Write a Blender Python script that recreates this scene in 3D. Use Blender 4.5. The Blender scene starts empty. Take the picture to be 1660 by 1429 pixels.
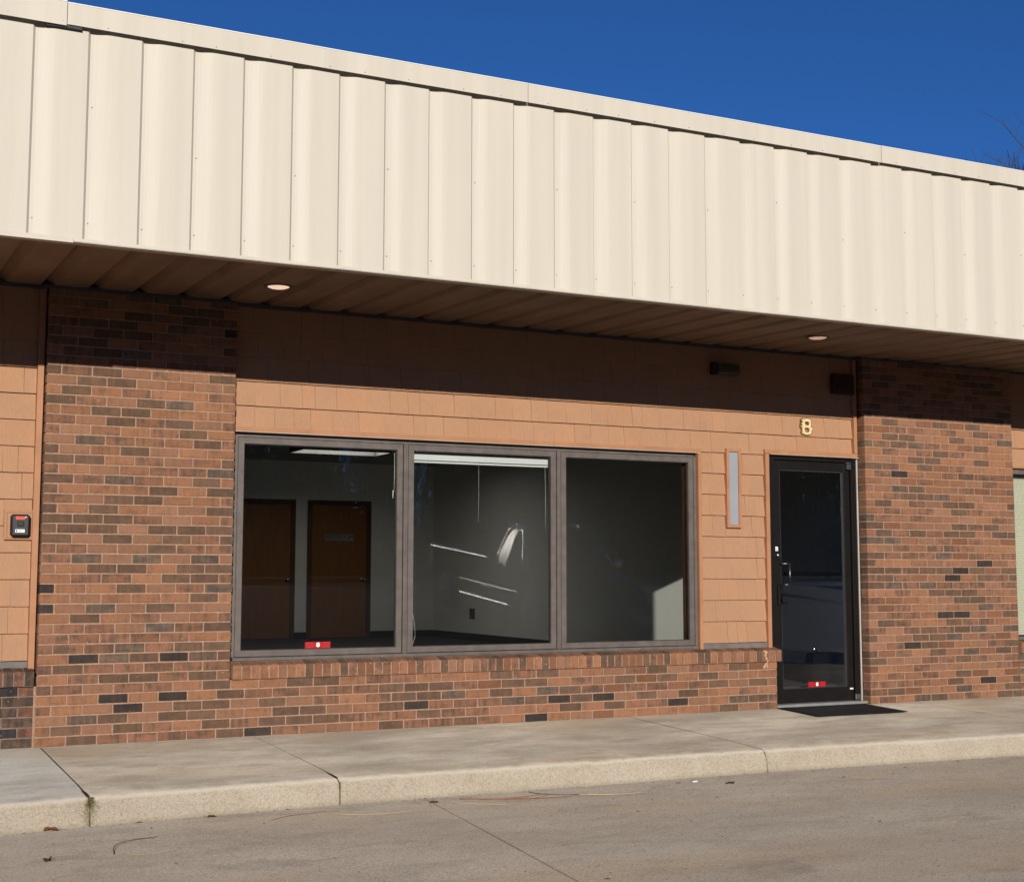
import bpy, math, random
from mathutils import Vector, Matrix, noise as mnoise
S = bpy.context.scene
C = bpy.data.collections.new('place'); S.collection.children.link(C)
rnd = random.Random(7)

# ------------------------------------------------------------------ camera
yaw, pitch, roll = 0.4612, 0.0988, 0.0008
cy, sy, cp, sp = math.cos(yaw), math.sin(yaw), math.cos(pitch), math.sin(pitch)
fw = Vector((sy*cp, cy*cp, sp)); rt = Vector((cy, -sy, 0)); up = rt.cross(fw)
r2 = rt*math.cos(roll)+up*math.sin(roll); u2 = -rt*math.sin(roll)+up*math.cos(roll)
cam = bpy.data.cameras.new('camera'); camo = bpy.data.objects.new('camera', cam); C.objects.link(camo)
M = Matrix.Identity(4)
for i in range(3):
    M[i][0] = r2[i]; M[i][1] = u2[i]; M[i][2] = -fw[i]
M.translation = Vector((-1.3301, -9.7906, 1.1501))
camo.matrix_world = M
cam.sensor_width = 36; cam.lens = 2249.33/1660*36
cam.shift_x = 0.00086; cam.shift_y = -0.00437
cam.clip_start = 0.05; cam.clip_end = 2000
S.camera = camo
# ------------------------------------------------------------------ light
AZ, EL = math.radians(17.8), math.radians(14.2)      # sun stands behind the camera, 18 degrees to its left
sun_dir = Vector((-math.sin(AZ)*math.cos(EL), -math.cos(AZ)*math.cos(EL), math.sin(EL)))
sl = bpy.data.lights.new('sun', 'SUN'); sl.energy = 4.9; sl.angle = math.radians(0.5); sl.color = (1.0, 0.935, 0.83)
so = bpy.data.objects.new('sun', sl); C.objects.link(so)
so.rotation_euler = sun_dir.to_track_quat('Z', 'Y').to_euler()
W = bpy.data.worlds.new('World'); S.world = W; W.use_nodes = True
wn = W.node_tree; wn.nodes.clear()
sky = wn.nodes.new('ShaderNodeTexSky'); sky.sky_type = 'NISHITA'; sky.sun_disc = False
sky.sun_elevation = EL; sky.sun_rotation = math.atan2(sun_dir.x, sun_dir.y)
sky.altitude = 2500; sky.air_density = 0.95; sky.dust_density = 0.0; sky.ozone_density = 9.2
bg = wn.nodes.new('ShaderNodeBackground'); bg.inputs[1].default_value = 0.089
wo = wn.nodes.new('ShaderNodeOutputWorld')
wn.links.new(sky.outputs[0], bg.inputs[0]); wn.links.new(bg.outputs[0], wo.inputs[0])
S.view_settings.view_transform = 'Standard'; S.view_settings.look = 'None'
S.view_settings.exposure = 0.0; S.view_settings.gamma = 1.0; S.view_settings.use_curve_mapping = False
S.render.engine = 'CYCLES'
S.cycles.max_bounces = 10; S.cycles.transparent_max_bounces = 12; S.cycles.diffuse_bounces = 7

# ------------------------------------------------------------------ helpers
def tag(o, label=None, cat=None, group=None, kind=None):
    if label: o['label'] = label
    if cat: o['category'] = cat
    if group: o['group'] = group
    if kind: o['kind'] = kind
    return o
def empty(name, loc=(0, 0, 0)):
    o = bpy.data.objects.new(name, None); C.objects.link(o); o.location = loc; o.empty_display_size = .1
    return o
def thing(name, label, cat, loc=(0, 0, 0), group=None):
    return tag(empty(name, loc), label, cat, group)
class MB:
    def __init__(s): s.v = []; s.f = []; s.m = []; s.sm = []
    def add(s, vs, fs, mi=0, smooth=False):
        b = len(s.v); s.v += [tuple(v) for v in vs]
        for f in fs: s.f.append([b+i for i in f]); s.m.append(mi); s.sm.append(smooth)
    def box(s, x0, x1, y0, y1, z0, z1, mi=0, c=0.0):
        if x1 < x0: x0, x1 = x1, x0
        if y1 < y0: y0, y1 = y1, y0
        if z1 < z0: z0, z1 = z1, z0
        if c <= 0:
            vs = [(x, y, z) for x in (x0, x1) for y in (y0, y1) for z in (z0, z1)]
            s.add(vs, [(0, 1, 3, 2), (4, 6, 7, 5), (0, 4, 5, 1), (2, 3, 7, 6), (0, 2, 6, 4), (1, 5, 7, 3)], mi)
        else:
            c = min(c, (x1-x0)*.45, (y1-y0)*.45, (z1-z0)*.45)
            lo = (x0, y0, z0); hi = (x1, y1, z1); idx = {}; vs = []
            for sx in (0, 1):
                for sy_ in (0, 1):
                    for sz in (0, 1):
                        sg = (sx, sy_, sz)
                        for ax in range(3):
                            p = [0, 0, 0]
                            for k in range(3):
                                e = hi[k] if sg[k] else lo[k]
                                p[k] = e if k == ax else (e-c if sg[k] else e+c)
                            idx[(sg, ax)] = len(vs); vs.append(tuple(p))
            fs = []
            for ax in range(3):
                o1, o2 = [k for k in range(3) if k != ax]
                for sd in (0, 1):
                    q = []
                    for a, b in ((0, 0), (1, 0), (1, 1), (0, 1)):
                        sg = [0, 0, 0]; sg[ax] = sd; sg[o1] = a; sg[o2] = b
                        q.append(idx[(tuple(sg), ax)])
                    fs.append(q)
            for ax in range(3):       # edges parallel to ax
                o1, o2 = [k for k in range(3) if k != ax]
                for a in (0, 1):
                    for b in (0, 1):
                        s0 = [0, 0, 0]; s1 = [0, 0, 0]
                        s0[o1] = s1[o1] = a; s0[o2] = s1[o2] = b; s1[ax] = 1
                        s0 = tuple(s0); s1 = tuple(s1)
                        fs.append([idx[(s0, o1)], idx[(s1, o1)], idx[(s1, o2)], idx[(s0, o2)]])
            for sx in (0, 1):
                for sy_ in (0, 1):
                    for sz in (0, 1):
                        sg = (sx, sy_, sz); fs.append([idx[(sg, 0)], idx[(sg, 1)], idx[(sg, 2)]])
            s.add(vs, fs, mi)
    def tube(s, pts, rad, n=6, mi=0, cap=True):
        rings = []; pts = [Vector(p) for p in pts]
        for i, p in enumerate(pts):
            d = (pts[min(i+1, len(pts)-1)]-pts[max(i-1, 0)])
            if d.length < 1e-9: d = Vector((0, 0, 1))
            d.normalize(); a = d.cross(Vector((0, 0, 1)))
            if a.length < .05: a = d.cross(Vector((1, 0, 0)))
            a.normalize(); b = d.cross(a)
            r = rad[i] if isinstance(rad, (list, tuple)) else rad
            rings.append([p+(a*math.cos(t)+b*math.sin(t))*r for t in [2*math.pi*k/n for k in range(n)]])
        vs = [v for r in rings for v in r]; fs = []
        for i in range(len(pts)-1):
            for k in range(n):
                fs.append((i*n+k, i*n+(k+1) % n, (i+1)*n+(k+1) % n, (i+1)*n+k))
        if cap: fs.append(tuple(range(n))[::-1]); fs.append(tuple((len(pts)-1)*n+k for k in range(n)))
        s.add(vs, fs, mi, True)
    def prism(s, poly, ax, a, b, mi=0):
        """poly: 2d points in the plane normal to axis ax, extruded from a to b"""
        def P(q, t):
            if ax == 0: return (t, q[0], q[1])
            if ax == 1: return (q[0], t, q[1])
            return (q[0], q[1], t)
        n = len(poly); vs = [P(q, a) for q in poly]+[P(q, b) for q in poly]
        fs = [tuple(range(n)), tuple(range(2*n-1, n-1, -1))]+[(i, i+n, (i+1) % n+n, (i+1) % n) for i in range(n)]
        s.add(vs, fs, mi)
    def mesh(s, name, mats):
        me = bpy.data.meshes.new(name); me.from_pydata(s.v, [], s.f)
        for m in (mats if isinstance(mats, (list, tuple)) else [mats]): me.materials.append(m)
        me.polygons.foreach_set('material_index', s.m); me.polygons.foreach_set('use_smooth', s.sm)
        import bmesh
        bm = bmesh.new(); bm.from_mesh(me); bmesh.ops.recalc_face_normals(bm, faces=bm.faces); bm.to_mesh(me); bm.free()
        me.update(); return me
    def build(s, name, mats, parent=None, loc=None):
        return link(name, s.mesh(name, mats), parent, loc)
def link(name, me, parent=None, loc=None):
    o = bpy.data.objects.new(name, me); C.objects.link(o)
    if parent is not None: o.parent = parent
    if loc is not None: o.location = loc
    return o
def off(root):            # parts are written in world coordinates: undo the root's location
    return tuple(-v for v in root.location)
def B1(name, mat, root, *a, c=0.0, **k):
    m = MB(); m.box(*a, c=c); return m.build(name, mat, root, off(root) if root is not None else None)
def setm(o, m):
    o.material_slots[0].link = 'OBJECT'; o.material_slots[0].material = m

# ------------------------------------------------------------------ materials
def mat(name, col, rough=.7, metal=0.0, spec=.4, var=.12, vscale=3.0, vdet=6, bump=0.0, bscale=200.0, stretch=(1, 1, 1),
        col2=None, orand=0.0, speck=0.0, sscale=300, dr=0.0):
    m = bpy.data.materials.new(name); m.use_nodes = True; nt = m.node_tree; N = nt.nodes; L = nt.links
    b = N['Principled BSDF']; b.inputs['Roughness'].default_value = rough; b.inputs['Metallic'].default_value = metal
    b.inputs['Specular IOR Level'].default_value = spec
    if 'Diffuse Roughness' in b.inputs: b.inputs['Diffuse Roughness'].default_value = dr
    g = N.new('ShaderNodeNewGeometry'); mp = N.new('ShaderNodeMapping'); mp.inputs['Scale'].default_value = stretch
    L.new(g.outputs['Position'], mp.inputs[0])
    n = N.new('ShaderNodeTexNoise'); n.inputs['Scale'].default_value = vscale; n.inputs['Detail'].default_value = vdet
    n.inputs['Roughness'].default_value = .6
    L.new(mp.outputs[0], n.inputs['Vector'])
    c2 = col2 or tuple(v*(1-var) for v in col); c1 = col if col2 else tuple(min(1, v*(1+var)) for v in col)
    r = N.new('ShaderNodeMapRange'); r.inputs[1].default_value = .32; r.inputs[2].default_value = .68; L.new(n.outputs[0], r.inputs[0])
    mx = N.new('ShaderNodeMix'); mx.data_type = 'RGBA'; L.new(r.outputs[0], mx.inputs[0])
    mx.inputs[6].default_value = (*c2, 1); mx.inputs[7].default_value = (*c1, 1)
    out = mx.outputs[2]
    if speck:
        n2 = N.new('ShaderNodeTexNoise'); n2.inputs['Scale'].default_value = sscale; n2.inputs['Detail'].default_value = 2
        L.new(g.outputs['Position'], n2.inputs['Vector'])
        r2_ = N.new('ShaderNodeMapRange'); r2_.inputs[1].default_value = .3; r2_.inputs[2].default_value = .7
        r2_.inputs[3].default_value = 1-speck; r2_.inputs[4].default_value = 1+speck; L.new(n2.outputs[0], r2_.inputs[0])
        hs = N.new('ShaderNodeVectorMath'); hs.operation = 'SCALE'; L.new(out, hs.inputs[0]); L.new(r2_.outputs[0], hs.inputs['Scale'])
        out = hs.outputs[0]
    if orand:
        oi = N.new('ShaderNodeObjectInfo'); r3 = N.new('ShaderNodeMapRange'); L.new(oi.outputs['Random'], r3.inputs[0])
        r3.inputs[3].default_value = 1-orand; r3.inputs[4].default_value = 1+orand
        hs = N.new('ShaderNodeVectorMath'); hs.operation = 'SCALE'; L.new(out, hs.inputs[0]); L.new(r3.outputs[0], hs.inputs['Scale'])
        out = hs.outputs[0]
    L.new(out, b.inputs['Base Color'])
    if bump:
        n3 = N.new('ShaderNodeTexNoise'); n3.inputs['Scale'].default_value = bscale; n3.inputs['Detail'].default_value = 4
        L.new(mp.outputs[0], n3.inputs['Vector'])
        bp = N.new('ShaderNodeBump'); bp.inputs['Strength'].default_value = 1.0; bp.inputs['Distance'].default_value = bump
        L.new(n3.outputs[0], bp.inputs['Height']); L.new(bp.outputs[0], b.inputs['Normal'])
    return m
def emit(name, col, s):
    m = bpy.data.materials.new(name); m.use_nodes = True; b = m.node_tree.nodes['Principled BSDF']
    b.inputs['Base Color'].default_value = (.8, .75, .7, 1)
    b.inputs['Emission Color'].default_value = (*col, 1); b.inputs['Emission Strength'].default_value = s; return m
def glass_mat(name, tint, ior=1.45, rough=0.0, wob=0.0):
    m = bpy.data.materials.new(name); m.use_nodes = True; nt = m.node_tree; N = nt.nodes; L = nt.links
    N.remove(N['Principled BSDF']); o = N['Material Output']
    t = N.new('ShaderNodeBsdfTransparent'); t.inputs[0].default_value = (*tint, 1)
    g = N.new('ShaderNodeBsdfGlossy'); g.inputs['Roughness'].default_value = rough; g.inputs[0].default_value = (1, 1, 1, 1)
    f = N.new('ShaderNodeFresnel'); f.inputs[0].default_value = ior
    x = N.new('ShaderNodeMixShader'); L.new(f.outputs[0], x.inputs[0]); L.new(t.outputs[0], x.inputs[1]); L.new(g.outputs[0], x.inputs[2])
    if wob:
        n = N.new('ShaderNodeTexNoise'); n.inputs['Scale'].default_value = 1.3; n.inputs['Detail'].default_value = 1
        ge = N.new('ShaderNodeNewGeometry'); L.new(ge.outputs['Position'], n.inputs['Vector'])
        bp = N.new('ShaderNodeBump'); bp.inputs['Distance'].default_value = wob; L.new(n.outputs[0], bp.inputs['Height'])
        L.new(bp.outputs[0], g.inputs['Normal'])
    L.new(x.outputs[0], o.inputs[0]); return m

def brick_mat(name, base, dark, amt, lo=.45):
    """clay face with vertical flash streaks, smudges, grain"""
    m = bpy.data.materials.new(name); m.use_nodes = True; nt = m.node_tree; N = nt.nodes; L = nt.links
    b = N['Principled BSDF']; b.inputs['Roughness'].default_value = .9; b.inputs['Specular IOR Level'].default_value = .2
    g = N.new('ShaderNodeNewGeometry')
    def nz(sc, st, det=4):
        mp = N.new('ShaderNodeMapping'); mp.inputs['Scale'].default_value = st; L.new(g.outputs['Position'], mp.inputs[0])
        n = N.new('ShaderNodeTexNoise'); n.inputs['Scale'].default_value = sc; n.inputs['Detail'].default_value = det
        L.new(mp.outputs[0], n.inputs['Vector']); return n
    a = nz(34, (1, 1, .16)); bb = nz(9, (1, 1, 2.2), 3)
    ad = N.new('ShaderNodeMath'); ad.operation = 'ADD'; L.new(a.outputs[0], ad.inputs[0]); L.new(bb.outputs[0], ad.inputs[1])
    r = N.new('ShaderNodeMapRange'); r.inputs[1].default_value = lo*2; r.inputs[2].default_value = lo*2+.28; r.inputs[4].default_value = amt
    L.new(ad.outputs[0], r.inputs[0])
    mx = N.new('ShaderNodeMix'); mx.data_type = 'RGBA'; L.new(r.outputs[0], mx.inputs[0])
    mx.inputs[6].default_value = (*base, 1); mx.inputs[7].default_value = (*dark, 1)
    gr = nz(160, (1, 1, 1), 5)
    r2_ = N.new('ShaderNodeMapRange'); r2_.inputs[1].default_value = .25; r2_.inputs[2].default_value = .75; r2_.inputs[3].default_value = .72; r2_.inputs[4].default_value = 1.28
    L.new(gr.outputs[0], r2_.inputs[0])
    oi = N.new('ShaderNodeObjectInfo'); r3 = N.new('ShaderNodeMapRange'); L.new(oi.outputs['Random'], r3.inputs[0]); r3.inputs[3].default_value = .86; r3.inputs[4].default_value = 1.14
    mu = N.new('ShaderNodeMath'); mu.operation = 'MULTIPLY'; L.new(r2_.outputs[0], mu.inputs[0]); L.new(r3.outputs[0], mu.inputs[1])
    hs = N.new('ShaderNodeVectorMath'); hs.operation = 'SCALE'; L.new(mx.outputs[2], hs.inputs[0]); L.new(mu.outputs[0], hs.inputs['Scale'])
    # sparse pale lime specks
    sp_ = nz(75, (1, 1, 1), 1); r4 = N.new('ShaderNodeMapRange'); r4.inputs[1].default_value = .765; r4.inputs[2].default_value = .80; L.new(sp_.outputs[0], r4.inputs[0])
    m2 = N.new('ShaderNodeMix'); m2.data_type = 'RGBA'; L.new(r4.outputs[0], m2.inputs[0]); L.new(hs.outputs[0], m2.inputs[6]); m2.inputs[7].default_value = (.55, .45, .36, 1)
    L.new(m2.outputs[2], b.inputs['Base Color'])
    bp = N.new('ShaderNodeBump'); bp.inputs['Distance'].default_value = .0022
    ad2 = N.new('ShaderNodeMath'); ad2.operation = 'ADD'; L.new(gr.outputs[0], ad2.inputs[0]); L.new(a.outputs[0], ad2.inputs[1])
    L.new(ad2.outputs[0], bp.inputs['Height']); L.new(bp.outputs[0], b.inputs['Normal'])
    return m
BR = {
 'o': brick_mat('brick_orange', (.262, .122, .065), (.148, .080, .048), .7, .48),
 'p': brick_mat('brick_pink', (.242, .122, .072), (.165, .086, .054), .55, .48),
 'm': brick_mat('brick_mixed', (.215, .102, .060), (.100, .064, .044), .9, .45),
 'b': brick_mat('brick_brown', (.142, .081, .050), (.092, .058, .041), .75, .43),
 'g': brick_mat('brick_flashed', (.150, .094, .062), (.082, .063, .052), .95, .43),
 'd': brick_mat('brick_charcoal', (.055, .038, .030), (.032, .026, .024), .8, .42),
 'r': brick_mat('brick_red', (.190, .086, .047), (.130, .064, .038), .6, .47),
}
BK = list(BR.keys())
DIRTY = {
 'o': brick_mat('brick_sooty_red', (.185, .082, .050), (.09, .05, .038), .9, .43),
 'b': brick_mat('brick_sooty_brown', (.105, .067, .048), (.05, .037, .030), .9, .42),
 'd': brick_mat('brick_sooty_black', (.040, .033, .033), (.022, .021, .024), .8, .42)}
mortar = mat('mortar', (.325, .200, .136), .95, var=.18, vscale=30, bump=.002, bscale=260, speck=.12)
mortar_dirty = mat('mortar_dirty', (.20, .135, .10), .95, var=.2, vscale=20, bump=.002, bscale=260)

def shingle_mat(name, col, fade):
    m = bpy.data.materials.new(name); m.use_nodes = True; nt = m.node_tree; N = nt.nodes; L = nt.links
    b = N['Principled BSDF']; b.inputs['Roughness'].default_value = .75; b.inputs['Specular IOR Level'].default_value = .3
    g = N.new('ShaderNodeNewGeometry')
    mp = N.new('ShaderNodeMapping'); mp.inputs['Scale'].default_value = (1, 1, .035); L.new(g.outputs['Position'], mp.inputs[0])
    n = N.new('ShaderNodeTexNoise'); n.inputs['Scale'].default_value = 170; n.inputs['Detail'].default_value = 3; L.new(mp.outputs[0], n.inputs['Vector'])
    n2 = N.new('ShaderNodeTexNoise'); n2.inputs['Scale'].default_value = 5; n2.inputs['Detail'].default_value = 6; L.new(g.outputs['Position'], n2.inputs['Vector'])
    r = N.new('ShaderNodeMapRange'); r.inputs[1].default_value = .3; r.inputs[2].default_value = .7; L.new(n2.outputs[0], r.inputs[0])
    mx = N.new('ShaderNodeMix'); mx.data_type = 'RGBA'; L.new(r.outputs[0], mx.inputs[0]); mx.inputs[6].default_value = (*col, 1); mx.inputs[7].default_value = (*fade, 1)
    r2_ = N.new('ShaderNodeMapRange'); r2_.inputs[1].default_value = .3; r2_.inputs[2].default_value = .7; r2_.inputs[3].default_value = .93; r2_.inputs[4].default_value = 1.06; L.new(n.outputs[0], r2_.inputs[0])
    oi = N.new('ShaderNodeObjectInfo'); r3 = N.new('ShaderNodeMapRange'); L.new(oi.outputs['Random'], r3.inputs[0]); r3.inputs[3].default_value = .975; r3.inputs[4].default_value = 1.025
    mu = N.new('ShaderNodeMath'); mu.operation = 'MULTIPLY'; L.new(r2_.outputs[0], mu.inputs[0]); L.new(r3.outputs[0], mu.inputs[1])
    hs = N.new('ShaderNodeVectorMath'); hs.operation = 'SCALE'; L.new(mx.outputs[2], hs.inputs[0]); L.new(mu.outputs[0], hs.inputs['Scale'])
    L.new(hs.outputs[0], b.inputs['Base Color'])
    bp = N.new('ShaderNodeBump'); bp.inputs['Distance'].default_value = .0012; L.new(n.outputs[0], bp.inputs['Height']); L.new(bp.outputs[0], b.inputs['Normal'])
    return m
SH = [shingle_mat('shingle_tan', (.385, .210, .118), (.355, .198, .115)),
      shingle_mat('shingle_orange', (.392, .208, .113), (.362, .197, .111)),
      shingle_mat('shingle_faded', (.378, .208, .120), (.350, .196, .116))]
SH = [SH[0], SH[0], SH[0], SH[1], SH[1], SH[2]]
trim_m = mat('trim_paint', (.365, .172, .086), .6, var=.10, vscale=6, bump=.0006, bscale=60)
trim_edge = mat('bare_metal_edge', (.40, .30, .22), .5, var=.1)

def fascia_mat(name, col):
    m = mat(name, col, .55, var=.045, vscale=9, vdet=5, stretch=(1, 1, .03), spec=.2)
    nt = m.node_tree; N = nt.nodes; L = nt.links; b = N['Principled BSDF']
    g = N.new('ShaderNodeNewGeometry'); n = N.new('ShaderNodeTexNoise'); n.inputs['Scale'].default_value = 2.2; n.inputs['Detail'].default_value = 2
    L.new(g.outputs['Position'], n.inputs['Vector']); bp = N.new('ShaderNodeBump'); bp.inputs['Distance'].default_value = .006
    L.new(n.outputs[0], bp.inputs['Height']); L.new(bp.outputs[0], b.inputs['Normal'])
    return m
cream = fascia_mat('cream_metal', (.545, .500, .420))
cream_b = fascia_mat('cream_coping', (.548, .500, .418))
white_edge = mat('coping_lip', (.80, .78, .74), .4, var=.04)
soffit_m = mat('soffit_tan', (.215, .140, .088), .6, var=.2, vscale=3, stretch=(2, .6, 1))
soffit_gap = mat('soffit_flashing', (.035, .035, .038), .6)
frame_m = mat('bronze_frame', (.112, .093, .082), .5, var=.18, vscale=14, spec=.5, stretch=(1, 1, 1))
gasket = mat('gasket', (.012, .012, .012), .6)
flash_m = mat('grey_flashing', (.135, .125, .115), .6, var=.15, vscale=10)
black_al = mat('black_aluminium', (.0075, .0058, .0052), .5, spec=.22, var=.2, vscale=9)
chrome = mat('chrome', (.8, .8, .8), .11, metal=1.0, var=.02)
steel = mat('satin_steel', (.45, .45, .46), .35, metal=1.0, var=.05)
blackp = mat('black_plastic', (.013, .013, .014), .4, spec=.5)
white_p = mat('white_plastic', (.65, .66, .65), .5, var=.03)
red_m = mat('red_print', (.36, .004, .004), .5, var=.1)
red_l = mat('red_label', (.75, .075, .04), .5, var=.04)
white_m = mat('white_print', (.8, .8, .8), .5, var=.02)
pinkline = mat('pale_red_print', (.62, .12, .11), .5, var=.02)
dark_print = mat('dark_print', (.04, .04, .045), .6)
glass = glass_mat('window_glass', (.88, .90, .88), 1.68, wob=.00025)
glass_d = glass_mat('door_glass', (.82, .85, .84), 1.52, wob=.0007)
sign_m = mat('blank_sign_face', (.27, .285, .32), .4, var=.03)
gold = mat('gold_leaf_numeral', (.70, .56, .30), .45, var=.3, vscale=45)
num_back = mat('numeral_edge', (.20, .11, .05), .7, var=.3, vscale=60)
rubber = mat('rubber_mat', (.012, .011, .012), .85, bump=.002, bscale=300, spec=.2)
wall_in = mat('interior_wall', (.80, .80, .77), .8, var=.03)
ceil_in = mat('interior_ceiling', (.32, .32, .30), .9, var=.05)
carpet = mat('carpet', (.030, .027, .026), .95, var=.2, vscale=80)
wood_door = mat('stained_door', (.25, .098, .024), .5, var=.14, vscale=14, stretch=(3, 3, .25))
wood_trim = mat('stained_trim', (.10, .04, .014), .6, var=.2, vscale=14)
blind_m = mat('blind_slat', (.46, .45, .37), .55, var=.03)
rail_m = mat('blind_rail', (.60, .62, .63), .4, var=.03)

def concrete_mat(name, base, stain, aggr=.5, kerb=False, scl=1.0):
    m = bpy.data.materials.new(name); m.use_nodes = True; nt = m.node_tree; N = nt.nodes; L = nt.links
    b = N['Principled BSDF']; b.inputs['Roughness'].default_value = .92; b.inputs['Specular IOR Level'].default_value = .25
    if 'Diffuse Roughness' in b.inputs: b.inputs['Diffuse Roughness'].default_value = .8
    g = N.new('ShaderNodeNewGeometry')
    def nz(sc, st=(1, 1, 1), det=5, ro=.6):
        mp = N.new('ShaderNodeMapping'); mp.inputs['Scale'].default_value = st; L.new(g.outputs['Position'], mp.inputs[0])
        n = N.new('ShaderNodeTexNoise'); n.inputs['Scale'].default_value = sc; n.inputs['Detail'].default_value = det; n.inputs['Roughness'].default_value = ro
        L.new(mp.outputs[0], n.inputs['Vector']); return n.outputs[0]
    def mr(i, a, b_, c, d):
        r = N.new('ShaderNodeMapRange'); r.inputs[1].default_value = a; r.inputs[2].default_value = b_; r.inputs[3].default_value = c; r.inputs[4].default_value = d
        L.new(i, r.inputs[0]); return r.outputs[0]
    def mix(f, a, b_):
        x = N.new('ShaderNodeMix'); x.data_type = 'RGBA'; L.new(f, x.inputs[0])
        for i, v in ((6, a), (7, b_)):
            if isinstance(v, tuple): x.inputs[i].default_value = (*v, 1)
            else: L.new(v, x.inputs[i])
        return x.outputs[2]
    def scale(c, f):
        h = N.new('ShaderNodeVectorMath'); h.operation = 'SCALE'; L.new(c, h.inputs[0]); L.new(f, h.inputs['Scale']); return h.outputs[0]
    big = nz(1.1*scl, (.6, 1.2, 1), 8, .68); c = mix(mr(big, .42, .62, 0, 1), base, stain)
    blot = nz(3.4, (.55, 1.3, 1), 7, .72); c = mix(mr(blot, .50, .70, 0, .8), c, (stain[0]*.8, stain[1]*.8, stain[2]*.8))
    pale = nz(2.3, (.35, 2.4, 1), 7, .75); c = mix(mr(pale, .66, .74, 0, .45), c, (base[0]*1.25, base[1]*1.28, base[2]*1.32))
    warm = nz(.7*scl, (.5, 2.2, 1), 4); c = mix(mr(warm, .5, .72, 0, .55), c, (stain[0]*1.18, stain[1]*1.0, stain[2]*.78))
    fine = nz(120, det=6, ro=.8); c = scale(c, mr(fine, .36, .64, 1-aggr*.34, 1+aggr*.34))
    dash = nz(75, (.7, 1, 1), 3, .7); c = scale(c, mr(dash, .57, .66, 1, 1-aggr*.30))
    grit = nz(420, det=2); c = scale(c, mr(grit, .3, .7, 1-aggr*.24, 1+aggr*.24))
    if not kerb:
        rust = nz(2.6, (.6, 1, 1), 7, .75); c = mix(mr(rust, .655, .74, 0, .55), c, (.27, .165, .095))
        oil = nz(1.9, (.8, 1, 1), 6, .7); c = mix(mr(oil, .62, .74, 0, .45), c, (.15, .13, .11))
    vor = N.new('ShaderNodeTexVoronoi'); vor.inputs['Scale'].default_value = 130; L.new(g.outputs['Position'], vor.inputs['Vector'])
    pit = mr(vor.outputs[0], .10, .22, 1, 0)
    pm = N.new('ShaderNodeMath'); pm.operation = 'MULTIPLY'; L.new(pit, pm.inputs[0]); L.new(mr(nz(18), .5, .64, 0, .55*aggr), pm.inputs[1])
    c = mix(pm.outputs[0], c, (.10, .085, .07))
    h = fine
    if kerb:
        sx = N.new('ShaderNodeSeparateXYZ'); L.new(g.outputs['Position'], sx.inputs[0])
        wob = N.new('ShaderNodeMath'); wob.operation = 'MULTIPLY_ADD'; L.new(nz(7), wob.inputs[0]); wob.inputs[1].default_value = -.035; L.new(sx.outputs[2], wob.inputs[2])
        k = mr(wob.outputs[0], -.082, -.068, 1, 0)                         # worn nosing and exposed-aggregate face
        v2 = N.new('ShaderNodeTexVoronoi'); v2.inputs['Scale'].default_value = 300; L.new(g.outputs['Position'], v2.inputs['Vector'])
        peb = N.new('ShaderNodeSeparateColor'); L.new(v2.outputs[1], peb.inputs[0])
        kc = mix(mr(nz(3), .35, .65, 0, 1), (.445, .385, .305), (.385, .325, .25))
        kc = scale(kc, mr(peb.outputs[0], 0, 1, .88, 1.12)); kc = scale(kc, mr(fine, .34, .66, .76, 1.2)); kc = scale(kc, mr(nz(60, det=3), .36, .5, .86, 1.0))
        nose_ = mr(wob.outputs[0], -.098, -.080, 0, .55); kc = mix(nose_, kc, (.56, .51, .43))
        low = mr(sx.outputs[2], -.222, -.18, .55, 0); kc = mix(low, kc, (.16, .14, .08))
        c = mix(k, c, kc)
        ny = mr(sx.outputs[1], -.12, 0, 0, .35); c = mix(ny, c, (stain[0]*.7, stain[1]*.68, stain[2]*.62))   # darker towards the wall foot
    L.new(c, b.inputs['Base Color'])
    bp = N.new('ShaderNodeBump'); bp.inputs['Distance'].default_value = .0035 if kerb else .004; L.new(h, bp.inputs['Height'])
    bp2 = N.new('ShaderNodeBump'); bp2.inputs['Distance'].default_value = .0012; L.new(grit, bp2.inputs['Height']); L.new(bp.outputs[0], bp2.inputs['Normal'])
    L.new(bp2.outputs[0], b.inputs['Normal'])
    return m
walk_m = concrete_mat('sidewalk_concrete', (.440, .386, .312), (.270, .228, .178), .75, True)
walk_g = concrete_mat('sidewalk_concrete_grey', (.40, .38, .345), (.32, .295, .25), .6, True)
lot_m = concrete_mat('lot_concrete', (.362, .311, .252), (.285, .240, .190), 1.3, False, .6)
asphalt = mat('asphalt', (.17, .16, .145), .9, var=.15, vscale=1)
grass_m = mat('dormant_grass', (.06, .065, .03), .95, var=.3, vscale=.5)
earth = mat('earth', (.05, .04, .03), .95, var=.2)

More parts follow.
